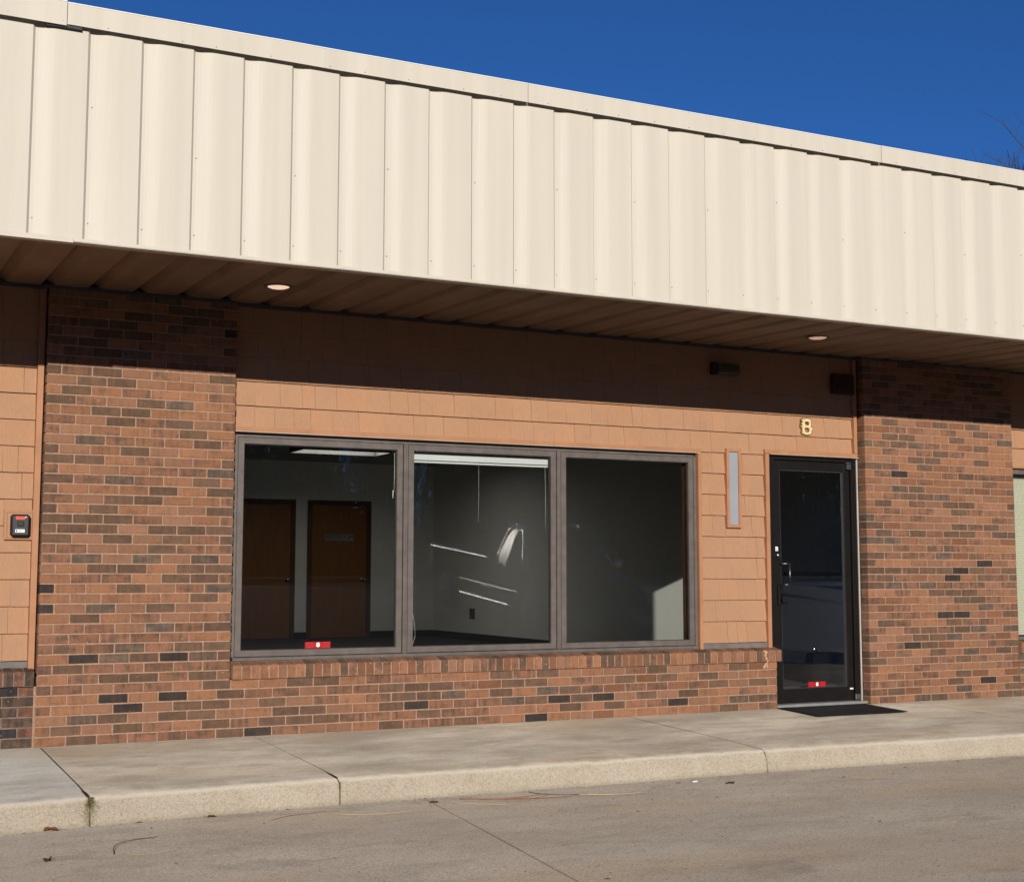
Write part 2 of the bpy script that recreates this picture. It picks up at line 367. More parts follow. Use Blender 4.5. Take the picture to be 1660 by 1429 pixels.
# ------------------------------------------------------------------ ground
def sheet(name, pts, m, kind='structure'):
    mb = MB(); mb.add(pts, [tuple(range(len(pts)))]); return tag(mb.build(name, m), kind=kind)
def wall_slab_y(x):
    t = [(-9, -2.6), (-.45, -1.965), (.09, -1.895), (1.5, -1.825), (4.6, -1.832), (6.9, -1.95), (10, -2.09), (20, -2.4)]
    for (a, b), (c, d) in zip(t, t[1:]):
        if a <= x <= c: return b+(d-b)*(x-a)/(c-a)
    return -2
JY = -10.5
def lot_slab(name, xa, xb, first_left, first_right, step=.12):
    """flat concrete from the kerb foot out to y = JY; edges follow two lines x(y)"""
    mb = MB(); ys = [.05, -1.6, -1.9, -2.2, -2.6, -3.2, -4.2, -6, -8, JY]; nx = 24; vs = []
    for y in ys:
        a = xa(y); b = xb(y)
        for i in range(nx+1):
            x = a+(b-a)*i/nx
            vs.append((x, y, -.21+.004*mnoise.noise(Vector((x*.6, y*.6, 0)))))
    n = nx+1; fs = [(j*n+i, (j+1)*n+i, (j+1)*n+i+1, j*n+i+1) for j in range(len(ys)-1) for i in range(nx)]
    mb.add(vs, fs)
    t = len(vs)
    vb = [(v[0], v[1], -.30) for v in vs]
    edge = [j*n for j in range(len(ys))], [j*n+nx for j in range(len(ys))]
    mb.v += vb
    for e in edge:
        for p, q in zip(e, e[1:]): mb.f.append([p, q, q+t, p+t]); mb.m.append(0); mb.sm.append(False)
    return mb
lot = thing('parking_lot', None, None); tag(lot, kind='structure'); 
jx = lambda y: 2.02+(y+1.98)*(.26/2.28)
lot_slab('slab', lambda y: -14, lambda y: jx(y)-.007, 0, 0).build('slab', lot_m, lot)
lot_slab('slab', lambda y: jx(y)+.007, lambda y: 26, 0, 0).build('slab', lot_m, lot)
sheet('joint_bed', [(-14, .05, -.232), (26, .05, -.232), (26, JY, -.232), (-14, JY, -.232)], mat('joint_dirt', (.06, .05, .035), .95)).parent = lot
sheet('driveway', [(-14, JY, -.21), (30, JY, -.21), (30, -20, .84), (-14, -20, .84)], asphalt)
sheet('road', [(-80, -20, .84), (130, -20, .84), (130, -28, .9), (-80, -28, .9)], asphalt)
sheet('verge', [(-80, -28, .9), (130, -28, .9), (130, -400, 1.5), (-300, -400, 1.5)], grass_m)
mb = MB(); mb.add([(-700, -700, -.6), (700, -700, -.6), (700, 700, -.6), (-700, 700, -.6)], [(0, 1, 2, 3)]); tag(mb.build('ground', grass_m), kind='structure')

walk = thing('sidewalk', None, None); tag(walk, kind='structure')
sheet('sub_base', [(-9, .3, -.12), (20, .3, -.12), (20, -1.70, -.12), (-9, -1.70, -.12)], mat('joint_soil', (.035, .030, .018), .95)).parent = walk
def jnoise(y, s): return .006*mnoise.noise(Vector((s, y*9, 0)))+.003*mnoise.noise(Vector((s, y*40, 3)))
def walk_slab(x0, x1, m, gl, gr, s0, s1):
    mb = MB(); n = max(6, int((x1-x0)/.06)); prof = []
    base = [(0.17, .006), (.02, .002), (-.3, -.006), (-.7, -.018), (-1.1, -.03), (-1.5, -.043)]
    nose = [(.075, -.052), (.045, -.055), (.024, -.062), (.010, -.074), (.003, -.090), (-.002, -.12), (-.006, -.16), (-.011, -.235)]
    rows = []
    for i in range(n+1):
        t = i/n; col = []
        for (y, z) in base:
            xa = x0+gl+jnoise(y, s0); xb = x1-gr+jnoise(y, s1); x = xa+(xb-xa)*t
            col.append((x, y, z+.003*mnoise.noise(Vector((x*.8, y*.8, 5)))))
        for (dy, z) in nose:
            xa = x0+gl+jnoise(z*8, s0+3)+(.01*max(0, -.1-z)*0); xb = x1-gr+jnoise(z*8, s1+3); x = xa+(xb-xa)*t
            w = .006*mnoise.noise(Vector((x*7, z*9, 1)))+.004*mnoise.noise(Vector((x*22, z*20, 2)))
            e = min(t*(x1-x0), (1-t)*(x1-x0)); rnd_ = .012*max(0, 1-e/.03) if dy > -.001 else .004*max(0, 1-e/.03)
            col.append((x, wall_slab_y(x)+dy+w+rnd_*.5, z+w*.6-(rnd_*.5 if dy > 0 else 0)))
        rows.append(col)
    k = len(rows[0]); vs = [v for r in rows for v in r]
    fs = [(i*k+j, i*k+j+1, (i+1)*k+j+1, (i+1)*k+j) for i in range(n) for j in range(k-1)]
    mb.add(vs, fs, 0, True)
    for i in (0, n):
        r = rows[i]; mb.add(r+[(r[-1][0], .17, -.235)], [tuple(range(k+1))], 0)
    return mb.build('slab', m, walk)
for a in ((-9, -3.0, walk_g, .004, .004, 1, 2), (-3.0, .045, walk_g, .004, .006, 2, 3), (.045, 1.495, walk_m, .0055, .0045, 3, 4), (1.495, 4.60, walk_m, .0045, .006, 4, 5),
          (4.60, 7.60, walk_m, .006, .006, 5, 6), (7.60, 10.7, walk_m, .006, .004, 6, 7), (10.7, 20, walk_m, .004, .004, 7, 8)):
    walk_slab(*a)

def joint_fill(x, w, s_):
    mb = MB(); vs = []; pr = [(0.0, -.0005), (-.3, -.0085), (-.7, -.0205), (-1.1, -.0325), (-1.5, -.0455)]
    ys = [(y, z) for y, z in pr]; yk = wall_slab_y(x)
    pr = ys+[(yk+.07, -.057), (yk+.04, -.068), (yk+.020, -.082), (yk+.012, -.12), (yk+.006, -.235)]
    for (y, z) in pr: vs += [(x-w+jnoise(y, s_), y, z), (x+w+jnoise(y, s_), y, z)]
    mb.add(vs, [(2*i, 2*i+1, 2*i+3, 2*i+2) for i in range(len(pr)-1)]); o = mb.build('joint_filler', bpy.data.materials['joint_soil'], walk); return o
for x, q in ((.045, 3), (1.495, 4), (4.60, 5), (7.60, 6), (-3.0, 2)): joint_fill(x, .011, q)
# ------------------------------------------------------------------ building shell
BW, CH = .2032, .06773
JT = .0098
def shell_box(name, m, *a, kind='structure'):
    return tag(B1(name, m, None, *a), kind=kind)
core_m = mat('wall_core', (.30, .16, .10), .9)
YB = 11.05; XP = 7.62; ZF = .155; ZC = 2.905
shell_box('wall_core', core_m, -9, 1.30, .115, .32, -.2, 3.35)
shell_box('wall_core', core_m, 1.30, 8.9, .115, .32, 2.235, 3.35)
shell_box('wall_core', core_m, 1.30, 6.09, .115, .32, -.2, .50)
shell_box('wall_core', core_m, 5.40, 6.09, .115, .32, .50, 2.235)
shell_box('wall_core', core_m, 7.14, 8.9, .115, .32, -.2, 2.235)
shell_box('wall_core', core_m, 8.9, 16, .20, .42, -.2, 3.35)
shell_box('side_wall', core_m, -9, -8.8, .33, 14, -.2, 4.3)
shell_box('side_wall', core_m, 15.8, 16, .43, 14, -.2, 4.3)
shell_box('back_wall', core_m, -9, 16, 14.01, 14.2, -.2, 4.3)
shell_box('roof', mat('roof_membrane', (.25, .25, .25), .9), -9, 16, -1.55, 14.2, 4.20, 4.29)
room = thing('room', None, None); tag(room, kind='structure')
B1('floor', carpet, room, .32, XP, 6.7, YB, ZF-.1, ZF)
B1('entry_floor', mat('floor_mat_carpet', (.055, .05, .048), .8, var=.2, vscale=60), room, .32, XP, .33, 6.698, ZF-.1, ZF-.001)
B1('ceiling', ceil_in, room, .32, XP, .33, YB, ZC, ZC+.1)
B1('back_partition', wall_in, room, .2, XP+.12, YB, YB+.1, -.1, ZC+.1)
B1('right_partition', wall_in, room, XP, XP+.12, .325, YB-.002, -.1, ZC+.1)
B1('left_partition', wall_in, room, .2, .32, .325, YB-.002, -.1, ZC+.1)
B1('skirting', mat('vinyl_base', (.02, .018, .017), .6), room, XP-.012, XP, .35, YB, ZF, ZF+.10)
B1('skirting', bpy.data.materials['vinyl_base'], room, .34, XP-.012, YB-.012, YB, ZF, ZF+.10)
B1('window_board', wood_trim, room, 1.33, 5.41, .13, .36, .505, .548)

# ------------------------------------------------------------------ bricks
def brick_me(w, d=.0965, h=CH-JT, n=0):
    mb = MB(); r = random.Random(n*31+int(w*1000)); c = .0028
    mb.box(-w/2, w/2, 0, d, -h/2, h/2, 0, c)
    mb.v = [(x+r.uniform(-.0009, .0009), y+r.uniform(-.0009, .0007), z+r.uniform(-.0009, .0009)) for x, y, z in mb.v]
    me = mb.mesh('brick', BR['o']); return me
FULL = [brick_me(BW-JT, n=i) for i in range(6)]; HALF = [brick_me(BW/2-JT, n=i) for i in range(4)]
def pick(r, key=None):
    if key:
        if key == 'o': return r.choice('ooopp')
        return key
    return r.choices('opmbgdr', (24, 15, 24, 22, 5, 1.2, 9))[0]
def place_brick(root, xc, z, half, key, r, y=0.0, mats=BR):
    me = r.choice(HALF if half else FULL); o = bpy.data.objects.new('brick', me); C.objects.link(o); o.parent = root
    L0 = root.location
    o.location = (xc-L0.x+r.uniform(-.0012, .0012), y-L0.y+r.uniform(-.0012, .0016), z-L0.z+r.uniform(-.0008, .0008))
    o.rotation_euler = (r.uniform(-.004, .004), r.uniform(-.003, .003), r.uniform(-.004, .004))
    setm(o, mats[key]); return o
def course(i): return (i+.5)*CH
MAP = {38: 'bmbomob', 37: 'obboooo', 36: 'obomoom', 35: 'bmobgoo', 34: 'oobbooo', 33: 'mobmbom', 32: 'momombo', 31: 'ogmmobm', 30: 'boobooo', 29: 'bbomoob',
       28: 'mooommg', 27: 'bmgmobo', 26: 'booobob', 25: 'mobboom', 24: 'bobooob', 23: 'bbbmoom', 22: 'bbbobbb', 21: 'bobobmb', 20: 'mmoobmm', 19: 'mgogogo',
       18: 'oobbobb', 17: 'ommobbm', 16: 'doobomg', 15: 'ooooobo', 14: 'dogoboo', 13: 'obomoom', 12: 'ommogmb', 11: 'mmmmmoo', 10: 'mmmgmbb', 9: 'odgbdgb',
       8: 'mbmmmmm', 7: 'ombbmbm', 6: 'bmommoboobb', 5: 'oododobmmom', 4: 'moodobbobomo', 3: 'ogbobboobboo', 2: 'obobmobmbbb', 1: 'obmmmmbdmoo'}
def run(root, xs, n_half, row, left_half, key_fn, r, y=0.0):
    """bricks over n_half half-modules from xs; returns nothing"""
    k = 0; i = 0
    if left_half:
        place_brick(root, xs+BW/4, course(row), True, key_fn(0), r, y); k = 1; i = 1
    while k < n_half:
        if n_half-k >= 2:
            place_brick(root, xs+k*BW/2+BW/2, course(row), False, key_fn(i), r, y); k += 2
        else:
            place_brick(root, xs+k*BW/2+BW/4, course(row), True, key_fn(i), r, y); k += 1
        i += 1
NR = 46
lp = thing('brick_pillar', 'brick pillar left of the triple window, between the key box and the window', 'brick pillar', (0, 0, 0), 'brick pillars')
r = random.Random(3)
for row in range(6, NR):
    s = MAP.get(row+1)
    run(lp, 0, 13, row, (row % 2 == 1), (lambda i, s=s: pick(r, s[i] if s and i < len(s) else None)), r)
B1('mortar', mortar, lp, .010, 13*BW/2-.010, .0048, .112, 6*CH-.004, NR*CH)
# knee wall: rows 1-6 run on from the pillar to the door
kw = thing('brick_wall', 'low brick wall with a row of upright sill bricks below the triple window', 'brick wall', (0, 0, 0))
dark_spots = {(0, 18): 'd', (2, 19): 'd', (2, 21): 'd', (1, 14): 'b', (3, 24): 'm'}
for row in range(6):
    s = MAP.get(row+1)
    def kf(i, s=s, row=row):
        if (row, i) in dark_spots: return dark_spots[(row, i)]
        return pick(r, s[i] if s and i < len(s) else None)
    run(kw, 0, 60, row, (row % 2 == 1), kf, r)
B1('mortar', mortar, kw, .0005, 30*BW-.010, .0048, .112, -.02, 6*CH-.0045)
RW = .0667
def rowlock_me(n, depth=.125):
    mb = MB(); h = .094; w = RW-.0098; rr = random.Random(n+90)
    poly = [(-.022, 0), (-.022, h-.006), (-.018, h), (depth-.02, h+.026), (depth-.02, 0)]
    mb.prism(poly, 0, -w/2, w/2)
    mb.v = [(x+rr.uniform(-.0012, .0012), y+rr.uniform(-.0012, .0012), z+rr.uniform(-.0012, .0012)) for x, y, z in mb.v]
    return mb.mesh('sill_brick', BR['o'])
ROWL = [rowlock_me(i) for i in range(6)]
def rowlock(root, x0, n, keyf, mats=BR):
    for i in range(n):
        o = bpy.data.objects.new('sill_brick', r.choice(ROWL)); C.objects.link(o); o.parent = root
        o.location = (x0+(i+.5)*RW+r.uniform(-.001, .001)-root.location.x, r.uniform(-.0022, .0015)-root.location.y, 6*CH+.004+r.uniform(-.001, .001)-root.location.z)
        o.rotation_euler = (0, r.uniform(-.012, .012), r.uniform(-.01, .01)); setm(o, mats[keyf()])
    mb = MB(); mb.prism([(-.0185, 6*CH+.001), (-.0185, 6*CH+.092), (.10, 6*CH+.1195), (.10, 6*CH+.001)], 0, x0+.002, x0+n*RW-.008)
    mb.build('sill_mortar', mortar if mats is BR else mortar_dirty, root, off(root))
rowlock(kw, 6.5*BW+.006, 72, lambda: r.choices('opmbr', (30, 16, 14, 26, 14))[0])
# mortar smear at the right end of the sill
mb = MB()
for (sx, sz, a) in ((5.962, .488, .017), (5.955, .462, .014), (5.963, .436, .012), (5.975, .414, .010), (5.978, .392, .010), (5.968, .375, .016), (5.958, .362, .014), (5.99, .366, .010), (5.945, .497, .010)):
    yy = -.0235 if sz > .41 else -.0005
    pts = [(sx+a*math.cos(t)*rnd.uniform(.7, 1.15), yy-rnd.uniform(0, .001), sz+a*1.1*math.sin(t)*rnd.uniform(.7, 1.15)) for t in [k*math.pi/4 for k in range(8)]]
    mb.add([(sx, yy-.004, sz)]+pts+[(p[0], yy+.006, p[2]) for p in pts], [(0, i+1, (i+1) % 8+1) for i in range(8)]+[(i+1, i+9, (i+1) % 8+9, (i+1) % 8+1) for i in range(8)])
mb.build('mortar_smear', mat('mortar_smear', (.46, .28, .19), .95, var=.2, vscale=60), kw)

# left knee wall with sooty bricks
lk = thing('brick_wall', 'short stretch of sooty dark low brick wall under the key box at the far left', 'brick wall', (-.9, 0, 0))
keys = {0: 'bo', 1: 'db', 2: 'bb', 3: 'ob', 4: 'bb', 5: 'do'}
for row in range(6):
    xr = -.006; i = 0
    while xr > -3.0:
        half = (i == 0 and row % 2 == 0+1) ; w = BW/2 if half else BW
        kk = r.choice('obbbd')
        if i == 0: kk = 'o' if row % 2 else 'b'
        if i == 1: kk = {5: 'd', 1: 'd'}.get(row, 'b')
        place_brick(lk, xr-w/2, course(row), half, kk, r, .006, DIRTY); xr -= w; i += 1
B1('mortar', mortar_dirty, lk, -9, -.012, .0115, .112, -.02, 6*CH-.0045)
B1('control_joint', mortar, lk, -.0115, -.0005, .006, .05, -.01, 6*CH)
rowlock(lk, -.010-30*RW, 30, lambda: r.choices('ob', (2, 9))[0], DIRTY)

# right pillar
XR = 35*BW
rp = thing('brick_pillar', 'wide brick pillar right of the black glass door', 'brick pillar', (XR, 0, 0), 'brick pillars')
count = 0; rest = MB()
sp_r = {(16, 5): 'd', (11, 4): 'd', (11, 5): 'd', (21, 0): 'g', (15, 1): 'g', (18, 7): 'd', (9, 6): 'g', (12, 7): 'g'}
def rest_brick(xc, z, half, key):
    w = (BW/2 if half else BW)-JT; h = CH-JT; b = MB(); b.box(-w/2, w/2, 0, .0965, -h/2, h/2, 0, .0028)
    dx, dy = r.uniform(-.0012, .0012), r.uniform(-.0012, .0016)
    rest.add([(x+xc+dx, y+dy, zz+z) for x, y, zz in b.v], b.f, BK.index(key))
for row in range(NR):
    k = 0; i = 0; left_half = (row % 2 == 0)
    while k < 18:
        half = (k == 0 and left_half) or k == 17; w = 1 if half else 2
        key = sp_r.get((row, i)) or pick(r); xc = XR+(k+w/2)*BW/2
        # the rows in daylight, nearest the ground, are single bricks; the rest (top rows, in deep shade) are one part
        if row < 31 and count < 300:
            place_brick(rp, xc, course(row), half, key, r); count += 1
        else: rest_brick(xc, course(row), half, key)
        k += w; i += 1
tag(rest.build('upper_bricks', [BR[k] for k in BK], rp, off(rp)), kind='stuff')
B1('mortar', mortar, rp, XR+.0085, XR+9*BW-.0085, .0048, .195, -.02, NR*CH)
# knee wall right of that pillar
rk = thing('brick_wall', 'low brick wall under the blind-covered window at the far right', 'brick wall', (XR+9*BW, 0, 0))
for row in range(6):
    x = XR+9*BW; i = 0
    while x < 12.5:
        half = (i == 0 and row % 2 == 1); w = BW/2 if half else BW
        place_brick(rk, x+w/2, course(row), half, pick(r), r); x += w; i += 1
B1('mortar', mortar, rk, XR+9*BW+.003, 16, .0048, .112, -.02, 6*CH-.0045)
rowlock(rk, XR+9*BW+.01, 56, lambda: r.choices('opmbr', (30, 16, 14, 26, 14))[0])

# ------------------------------------------------------------------ shingle walls
ZS = [.571+.1805*k for k in range(15)]       # butt lines
def shingle(root, x0, x1, zb, zt, y0=.083):
    mb = MB(); g = .0008; db = rnd.uniform(-.0009, .0009); t = .020+rnd.uniform(-.002, .002); sk = rnd.uniform(-.0016, .0016)
    zt2 = zt+.004
    yb = y0; yt = y0+t
    vs = [(x0+g, yb, zb+db), (x1-g, yb, zb+db+sk), (x1-g+sk, yt, zt2), (x0+g+sk*.5, yt, zt2), (x0+g, .118, zb+db), (x1-g, .118, zb+db+sk), (x1-g, .118, zt2), (x0+g, .118, zt2)]
    mb.add(vs, [(0, 1, 2, 3), (4, 5, 6, 7), (0, 4, 5, 1), (3, 2, 6, 7), (0, 3, 7, 4), (1, 2, 6, 5)])
    return mb.build('shingle', rnd.choice(SH), root, off(root))
def shingle_rows(root, x0, x1, rows, ztop=None):
    for k in rows:
        x = x0; first = True
        while x < x1-.001:
            w = rnd.choice((.10, .13, .15, .17, .19, .21, .24, .27))
            if x1-(x+w) < .06: w = x1-x
            shingle(root, x, min(x+w, x1), ZS[k], min(ZS[k]+.1805, ztop or 9)); x += w
X1 = 6.5*BW
sw = thing('shingle_wall', 'tan shingle siding over the triple window and beside the black door', 'wall', (X1, .08, 2.2))
shingle_rows(sw, X1+.012, 7.045, range(9, 14))
shingle_rows(sw, X1+.012, 7.045, [14], 3.14)
shingle_rows(sw, 5.378, 6.052, range(0, 9), None)
# strip over the door between 2.20 and 2.235 belongs to the trim; trims:
TY = .060
for nm, a in (('head_trim', (X1+.006, 5.378, TY, .115, 2.186, 2.216)), ('window_side_trim', (5.346, 5.378, TY-.002, .115, .512, 2.184)),
              ('door_head_trim', (6.048, 7.082, TY, .116, 2.206, 2.240)), ('door_side_trim', (6.052, 6.091, TY-.002, .115, .508, 2.204)),
              ('corner_trim', (7.047, 7.082, TY-.001, .115, 2.242, 3.12)), ('pillar_side_trim', (X1+.002, X1+.014, TY+.01, .115, 2.218, 3.12))):
    B1(nm, trim_m, sw, *a, c=.002)
B1('head_trim_lip', trim_edge, sw, X1+.006, 5.375, TY-.003, .10, 2.178, 2.1855)
B1('door_head_lip', trim_edge, sw, 6.10, 7.09, TY-.003, .10, 2.198, 2.2055)
B1('base_flashing', flash_m, sw, 5.379, 6.051, .078, .12, .500, .566)
ls = thing('shingle_wall', 'tan shingle siding around the black key box at the far left', 'wall', (-.5, .08, 1.5))
shingle_rows(ls, -1.35, -.048, range(0, 14)); shingle_rows(ls, -1.35, -.048, [14], 3.14)
B1('corner_trim', trim_m, ls, -.047, -.006, .052, .115, .512, 3.12, c=.002)
B1('base_flashing', flash_m, ls, -9, -.049, .078, .114, .500, .566)
B1('plain_siding', SH[0], ls, -9, -1.352, .086, .116, .566, 3.12)
rs = thing('shingle_wall', 'sliver of tan shingle siding above the blind-covered window at the far right', 'wall', (9.2, .08, 2.5))
shingle_rows(rs, XR+9*BW+.004, 10.6, range(9, 14)); shingle_rows(rs, XR+9*BW+.004, 10.6, [14], 3.14)
B1('plain_siding', SH[0], rs, 10.602, 16, .086, .20, 2.19, 3.12)
B1('plain_siding', SH[0], rs, XR+9*BW+.004, 16, .119, .199, 2.19, 3.12)
B1('head_trim', trim_m, rs, XR+9*BW+.004, 10.6, TY, .115, 2.176, 2.193)

# ------------------------------------------------------------------ triple window
FY = .092       # frame face
win = thing('window', 'triple window in a dark bronze frame with the restroom door showing inside', 'window', (3.35, FY, .5))
def bars(nm, m, root, x0, x1, z0, z1, w, ya, yb, c=.003, mi=True):
    """mitred rectangular frame made of four boards as one ring"""
    mb = MB(); o = [(x0, z0), (x1, z0), (x1, z1), (x0, z1)]; i = [(x0+w, z0+w), (x1-w, z0+w), (x1-w, z1-w), (x0+w, z1-w)]
    oc = [(x0+c, z0+c), (x1-c, z0+c), (x1-c, z1-c), (x0+c, z1-c)]; ic = [(x0+w-c, z0+w-c), (x1-w+c, z0+w-c), (x1-w+c, z1-w+c), (x0+w-c, z1-w+c)]
    vs = [(p[0], yb, p[1]) for p in o]+[(p[0], ya+c, p[1]) for p in o]+[(p[0], ya, p[1]) for p in oc]+[(p[0], ya, p[1]) for p in ic]+[(p[0], ya+c, p[1]) for p in i]+[(p[0], yb, p[1]) for p in i]
    fs = []
    for k in range(5):
        for q in range(4):
            fs.append((k*4+q, k*4+(q+1) % 4, (k+1)*4+(q+1) % 4, (k+1)*4+q))
    for q in range(4): fs.append((20+q, 20+(q+1) % 4, (q+1) % 4, q))
    mb.add(vs, fs); return mb.build(nm, m, root, off(root) if isinstance(root, bpy.types.Object) and root.parent is None else (0, 0, 0))
B1('head', frame_m, win, 1.352, 5.342, FY+.022, .15, 2.146, 2.176, c=.002)
B1('sill', frame_m, win, 1.352, 5.342, FY-.006, .15, .528, .552, c=.002)
B1('sill_nose', frame_m, win, 1.340, 5.348, FY-.020, .15, .508, .5275, c=.003)
B1('jamb', frame_m, win, 1.340, 1.364, FY-.002, .15, .553, 2.145, c=.002)
B1('jamb', frame_m, win, 5.318, 5.343, FY-.002, .15, .553, 2.145, c=.002)
for x in (2.678, 4.012):
    m_ = MB(); m_.box(x-.017, x+.003, FY-.004, .15, .553, 2.145, 0, .002); m_.box(x+.005, x+.021, FY+.003, .15, .553, 2.145, 0, .002)
    m_.build('mullion', frame_m, win, off(win))
panes = []
for k, (x0, x1) in enumerate(((1.3665, 2.655), (2.7015, 3.989), (4.036, 5.314))):
    s_ = bars('sash', frame_m, win, x0, x1, .556, 2.142, .046, FY, .14)
    gx0, gx1, gz0, gz1 = x0+.046, x1-.046, .602, 2.096
    lo = (0, 0, 0)
    m_ = MB(); w = .006
    m_.box(gx0, gx1, FY+.018, FY+.034, gz1-w, gz1+.001); m_.box(gx0, gx1, FY+.018, FY+.034, gz0-.001, gz0+w*.6)
    m_.box(gx0-.001, gx0+w, FY+.018, FY+.034, gz0+.004, gz1-w); m_.box(gx1-w, gx1+.001, FY+.018, FY+.034, gz0+.004, gz1-w)
    m_.build('gasket', gasket, s_)
    m_ = MB(); m_.add([(gx0+.004, FY+.025, gz0+.003), (gx1-.004, FY+.025, gz0+.003), (gx1-.004, FY+.025, gz1-.004), (gx0+.004, FY+.025, gz1-.004)], [(0, 1, 2, 3)])
    m_.build('pane', glass, s_); panes.append((gx0, gx1))
def decal(root, x, z, w, h, y):
    """red security sticker with a white shield"""
    d = B1('sticker', red_m, root, x-w/2, x+w/2, y, y+.0012, z, z+h)
    m_ = MB(); cx_ = x+.002; s_ = h*.40; cz = z+h*.52
    pts = [(-.62, .9), (.62, .9), (.62, .25), (.85, .1), (.8, -.45), (0, -1.0), (-.8, -.45), (-.85, .1), (-.62, .25)]
    m_.prism([(cx_+a*s_*.95, cz+b*s_) for a, b in pts], 1, y-.0008, y-.0002)
    m_.build('shield', white_m, d)
    m_ = MB()
    for dz in (.32, -.22): m_.box(cx_-s_*.42, cx_+s_*.42, y-.0013, y-.0009, cz+dz*s_-.0013, cz+dz*s_+.0013)
    m_.build('shield_print', dark_print, d)
    m_ = MB()
    for q in (.2, .52, .85):
        m_.box(x-w*.44, x-w*.17, y-.0006, y-.0001, z+h*q-.0007, z+h*q+.0007); m_.box(x+w*.2, x+w*.45, y-.0006, y-.0001, z+h*q-.0007, z+h*q+.0007)
    m_.build('fine_print', pinkline, d)
    return d
decal(win, 1.998, .606, .196, .046, FY+.022)
# blind head rail and cords inside the middle pane
bl = thing('window_blind', 'raised blind, only its white head rail showing, inside the middle pane', 'blind', (3.35, .2, 2.08))
m_ = MB(); m_.box(2.70, 4.03, .16, .21, 2.032, 2.082, 0, .003); m_.build('head_rail', rail_m, bl, off(bl))
B1('bottom_rail', rail_m, bl, 2.70, 4.03, .162, .208, 2.012, 2.026, c=.002)
m_ = MB(); m_.tube([(3.33, .165, 2.01), (3.332, .166, 1.75), (3.327, .165, 1.56)], .0008, 4); m_.build('cord', white_p, bl, off(bl))
m_ = MB(); m_.tube([(3.925, .165, 2.01), (3.93, .166, 1.75), (3.93, .165, 1.52)], .0011, 4); m_.build('wand', white_p, bl, off(bl))
m_ = MB(); m_.tube([(2.752, .15, 1.30), (2.75, .15, 1.0), (2.768, .152, .86), (2.79, .155, .73), (2.79, .155, .67), (2.77, .15, .62), (2.745, .15, .615)], .0016, 4); m_.build('pull_cord', white_p, bl, off(bl))
bl2 = thing('blind_cord', 'thin white blind cord hanging inside the right edge of the left pane', 'cord', (2.62, .15, 1.9))
m_ = MB(); m_.tube([(2.607, .152, 2.09), (2.609, .152, 1.9), (2.606, .152, 1.78)], .0018, 4); m_.tube([(2.598, .152, 1.79), (2.597, .152, 1.73)], .004, 6); m_.build('cord', white_p, bl2, off(bl2))

# right window with closed blind
rw = thing('window', 'window with closed pale blinds at the right edge of the photo', 'window', (9.6, .1, .5))
bars('frame', frame_m, rw, 8.99, 10.58, .508, 2.172, .05, .098, .16)
B1('head', black_al, rw, 8.97, 10.6, .10, .17, 2.093, 2.175)
m_ = MB(); m_.add([(9.03, .125, .55), (10.54, .125, .55), (10.54, .125, 2.13), (9.03, .125, 2.13)], [(0, 1, 2, 3)]); m_.build('pane', glass, rw, off(rw))
rb = thing('window_blind', 'closed pale slatted blind inside the window at the far right', 'blind', (9.7, .15, .6))
m_ = MB(); m_.prism([(.140, -.014), (.146, .002), (.144, .0145), (.1425, .0145), (.1435, .002), (.1385, -.013)], 0, 9.03, 10.54); slat = m_.mesh('slat', blind_m)
for k in range(64):
    link('slat', slat, rb, (-9.7, -.15, .585+k*.0238-.6))
shell_box('dark_room_wall', wall_in, 8.92, 10.7, .30, .36, .45, 2.3)

# ------------------------------------------------------------------ glass door
dr = thing('glass_door', 'black aluminium framed glass door standing between siding and the wide brick pillar', 'door', (6.6, .12, .02))
DY = .105
m_ = MB(); m_.box(6.112, 6.176, DY, .20, .03, 2.195, 0, .002); m_.box(7.036, 7.094, DY, .20, .03, 2.195, 0, .002); m_.box(6.177, 7.035, DY, .20, 2.160, 2.195, 0, .002)
m_.build('door_frame', black_al, dr, off(dr))
B1('caulk', mat('grey_caulk', (.42, .40, .37), .8), dr, 7.095, 7.1075, DY-.006, .14, .01, 2.195)
B1('caulk', gasket, dr, 6.095, 6.111, DY+.02, .14, .01, 2.195)
leaf = MB(); LY = .125
for a in ((6.180, 6.250, .036, 2.155), (6.965, 7.032, .036, 2.155)): leaf.box(a[0], a[1], LY, .17, a[2], a[3], 0, .003)
leaf.box(6.2505, 6.9645, LY+.001, .17, 2.075, 2.154, 0, .002); leaf.box(6.2505, 6.9645, LY+.001, .17, .037, .152, 0, .002)
lf = leaf.build('door_leaf', black_al, dr, off(dr))
m_ = MB(); m_.box(6.250, 6.258, LY+.008, .165, .155, 2.07); m_.box(6.957, 6.965, LY+.008, .165, .155, 2.07); m_.box(6.259, 6.956, LY+.008, .165, 2.066, 2.0745); m_.box(6.259, 6.956, LY+.004, .165, .153, .161, 0)
m_.build('glazing_bead', mat('bead', (.03, .03, .032), .4), lf)
m_ = MB(); m_.add([(6.252, .146, .155), (6.963, .146, .155), (6.963, .146, 2.073), (6.252, .146, 2.073)], [(0, 1, 2, 3)]); m_.build('pane', glass_d, lf)
m_ = MB(); m_.tube([(6.235, .075, 1.243), (6.313, .075, 1.243)], .010, 10); m_.tube([(6.304, .075, 1.236), (6.304, .075, 1.058)], .009, 10)
m_.tube([(6.24, .075, 1.243), (6.232, .126, 1.243)], .010, 10); m_.tube([(6.304, .075, 1.062), (6.268, .078, 1.06), (6.238, .126, 1.058)], .008, 8)
m_.build('pull_handle', mat('dark_steel', (.16, .16, .165), .4, metal=1.0, var=.05), lf)
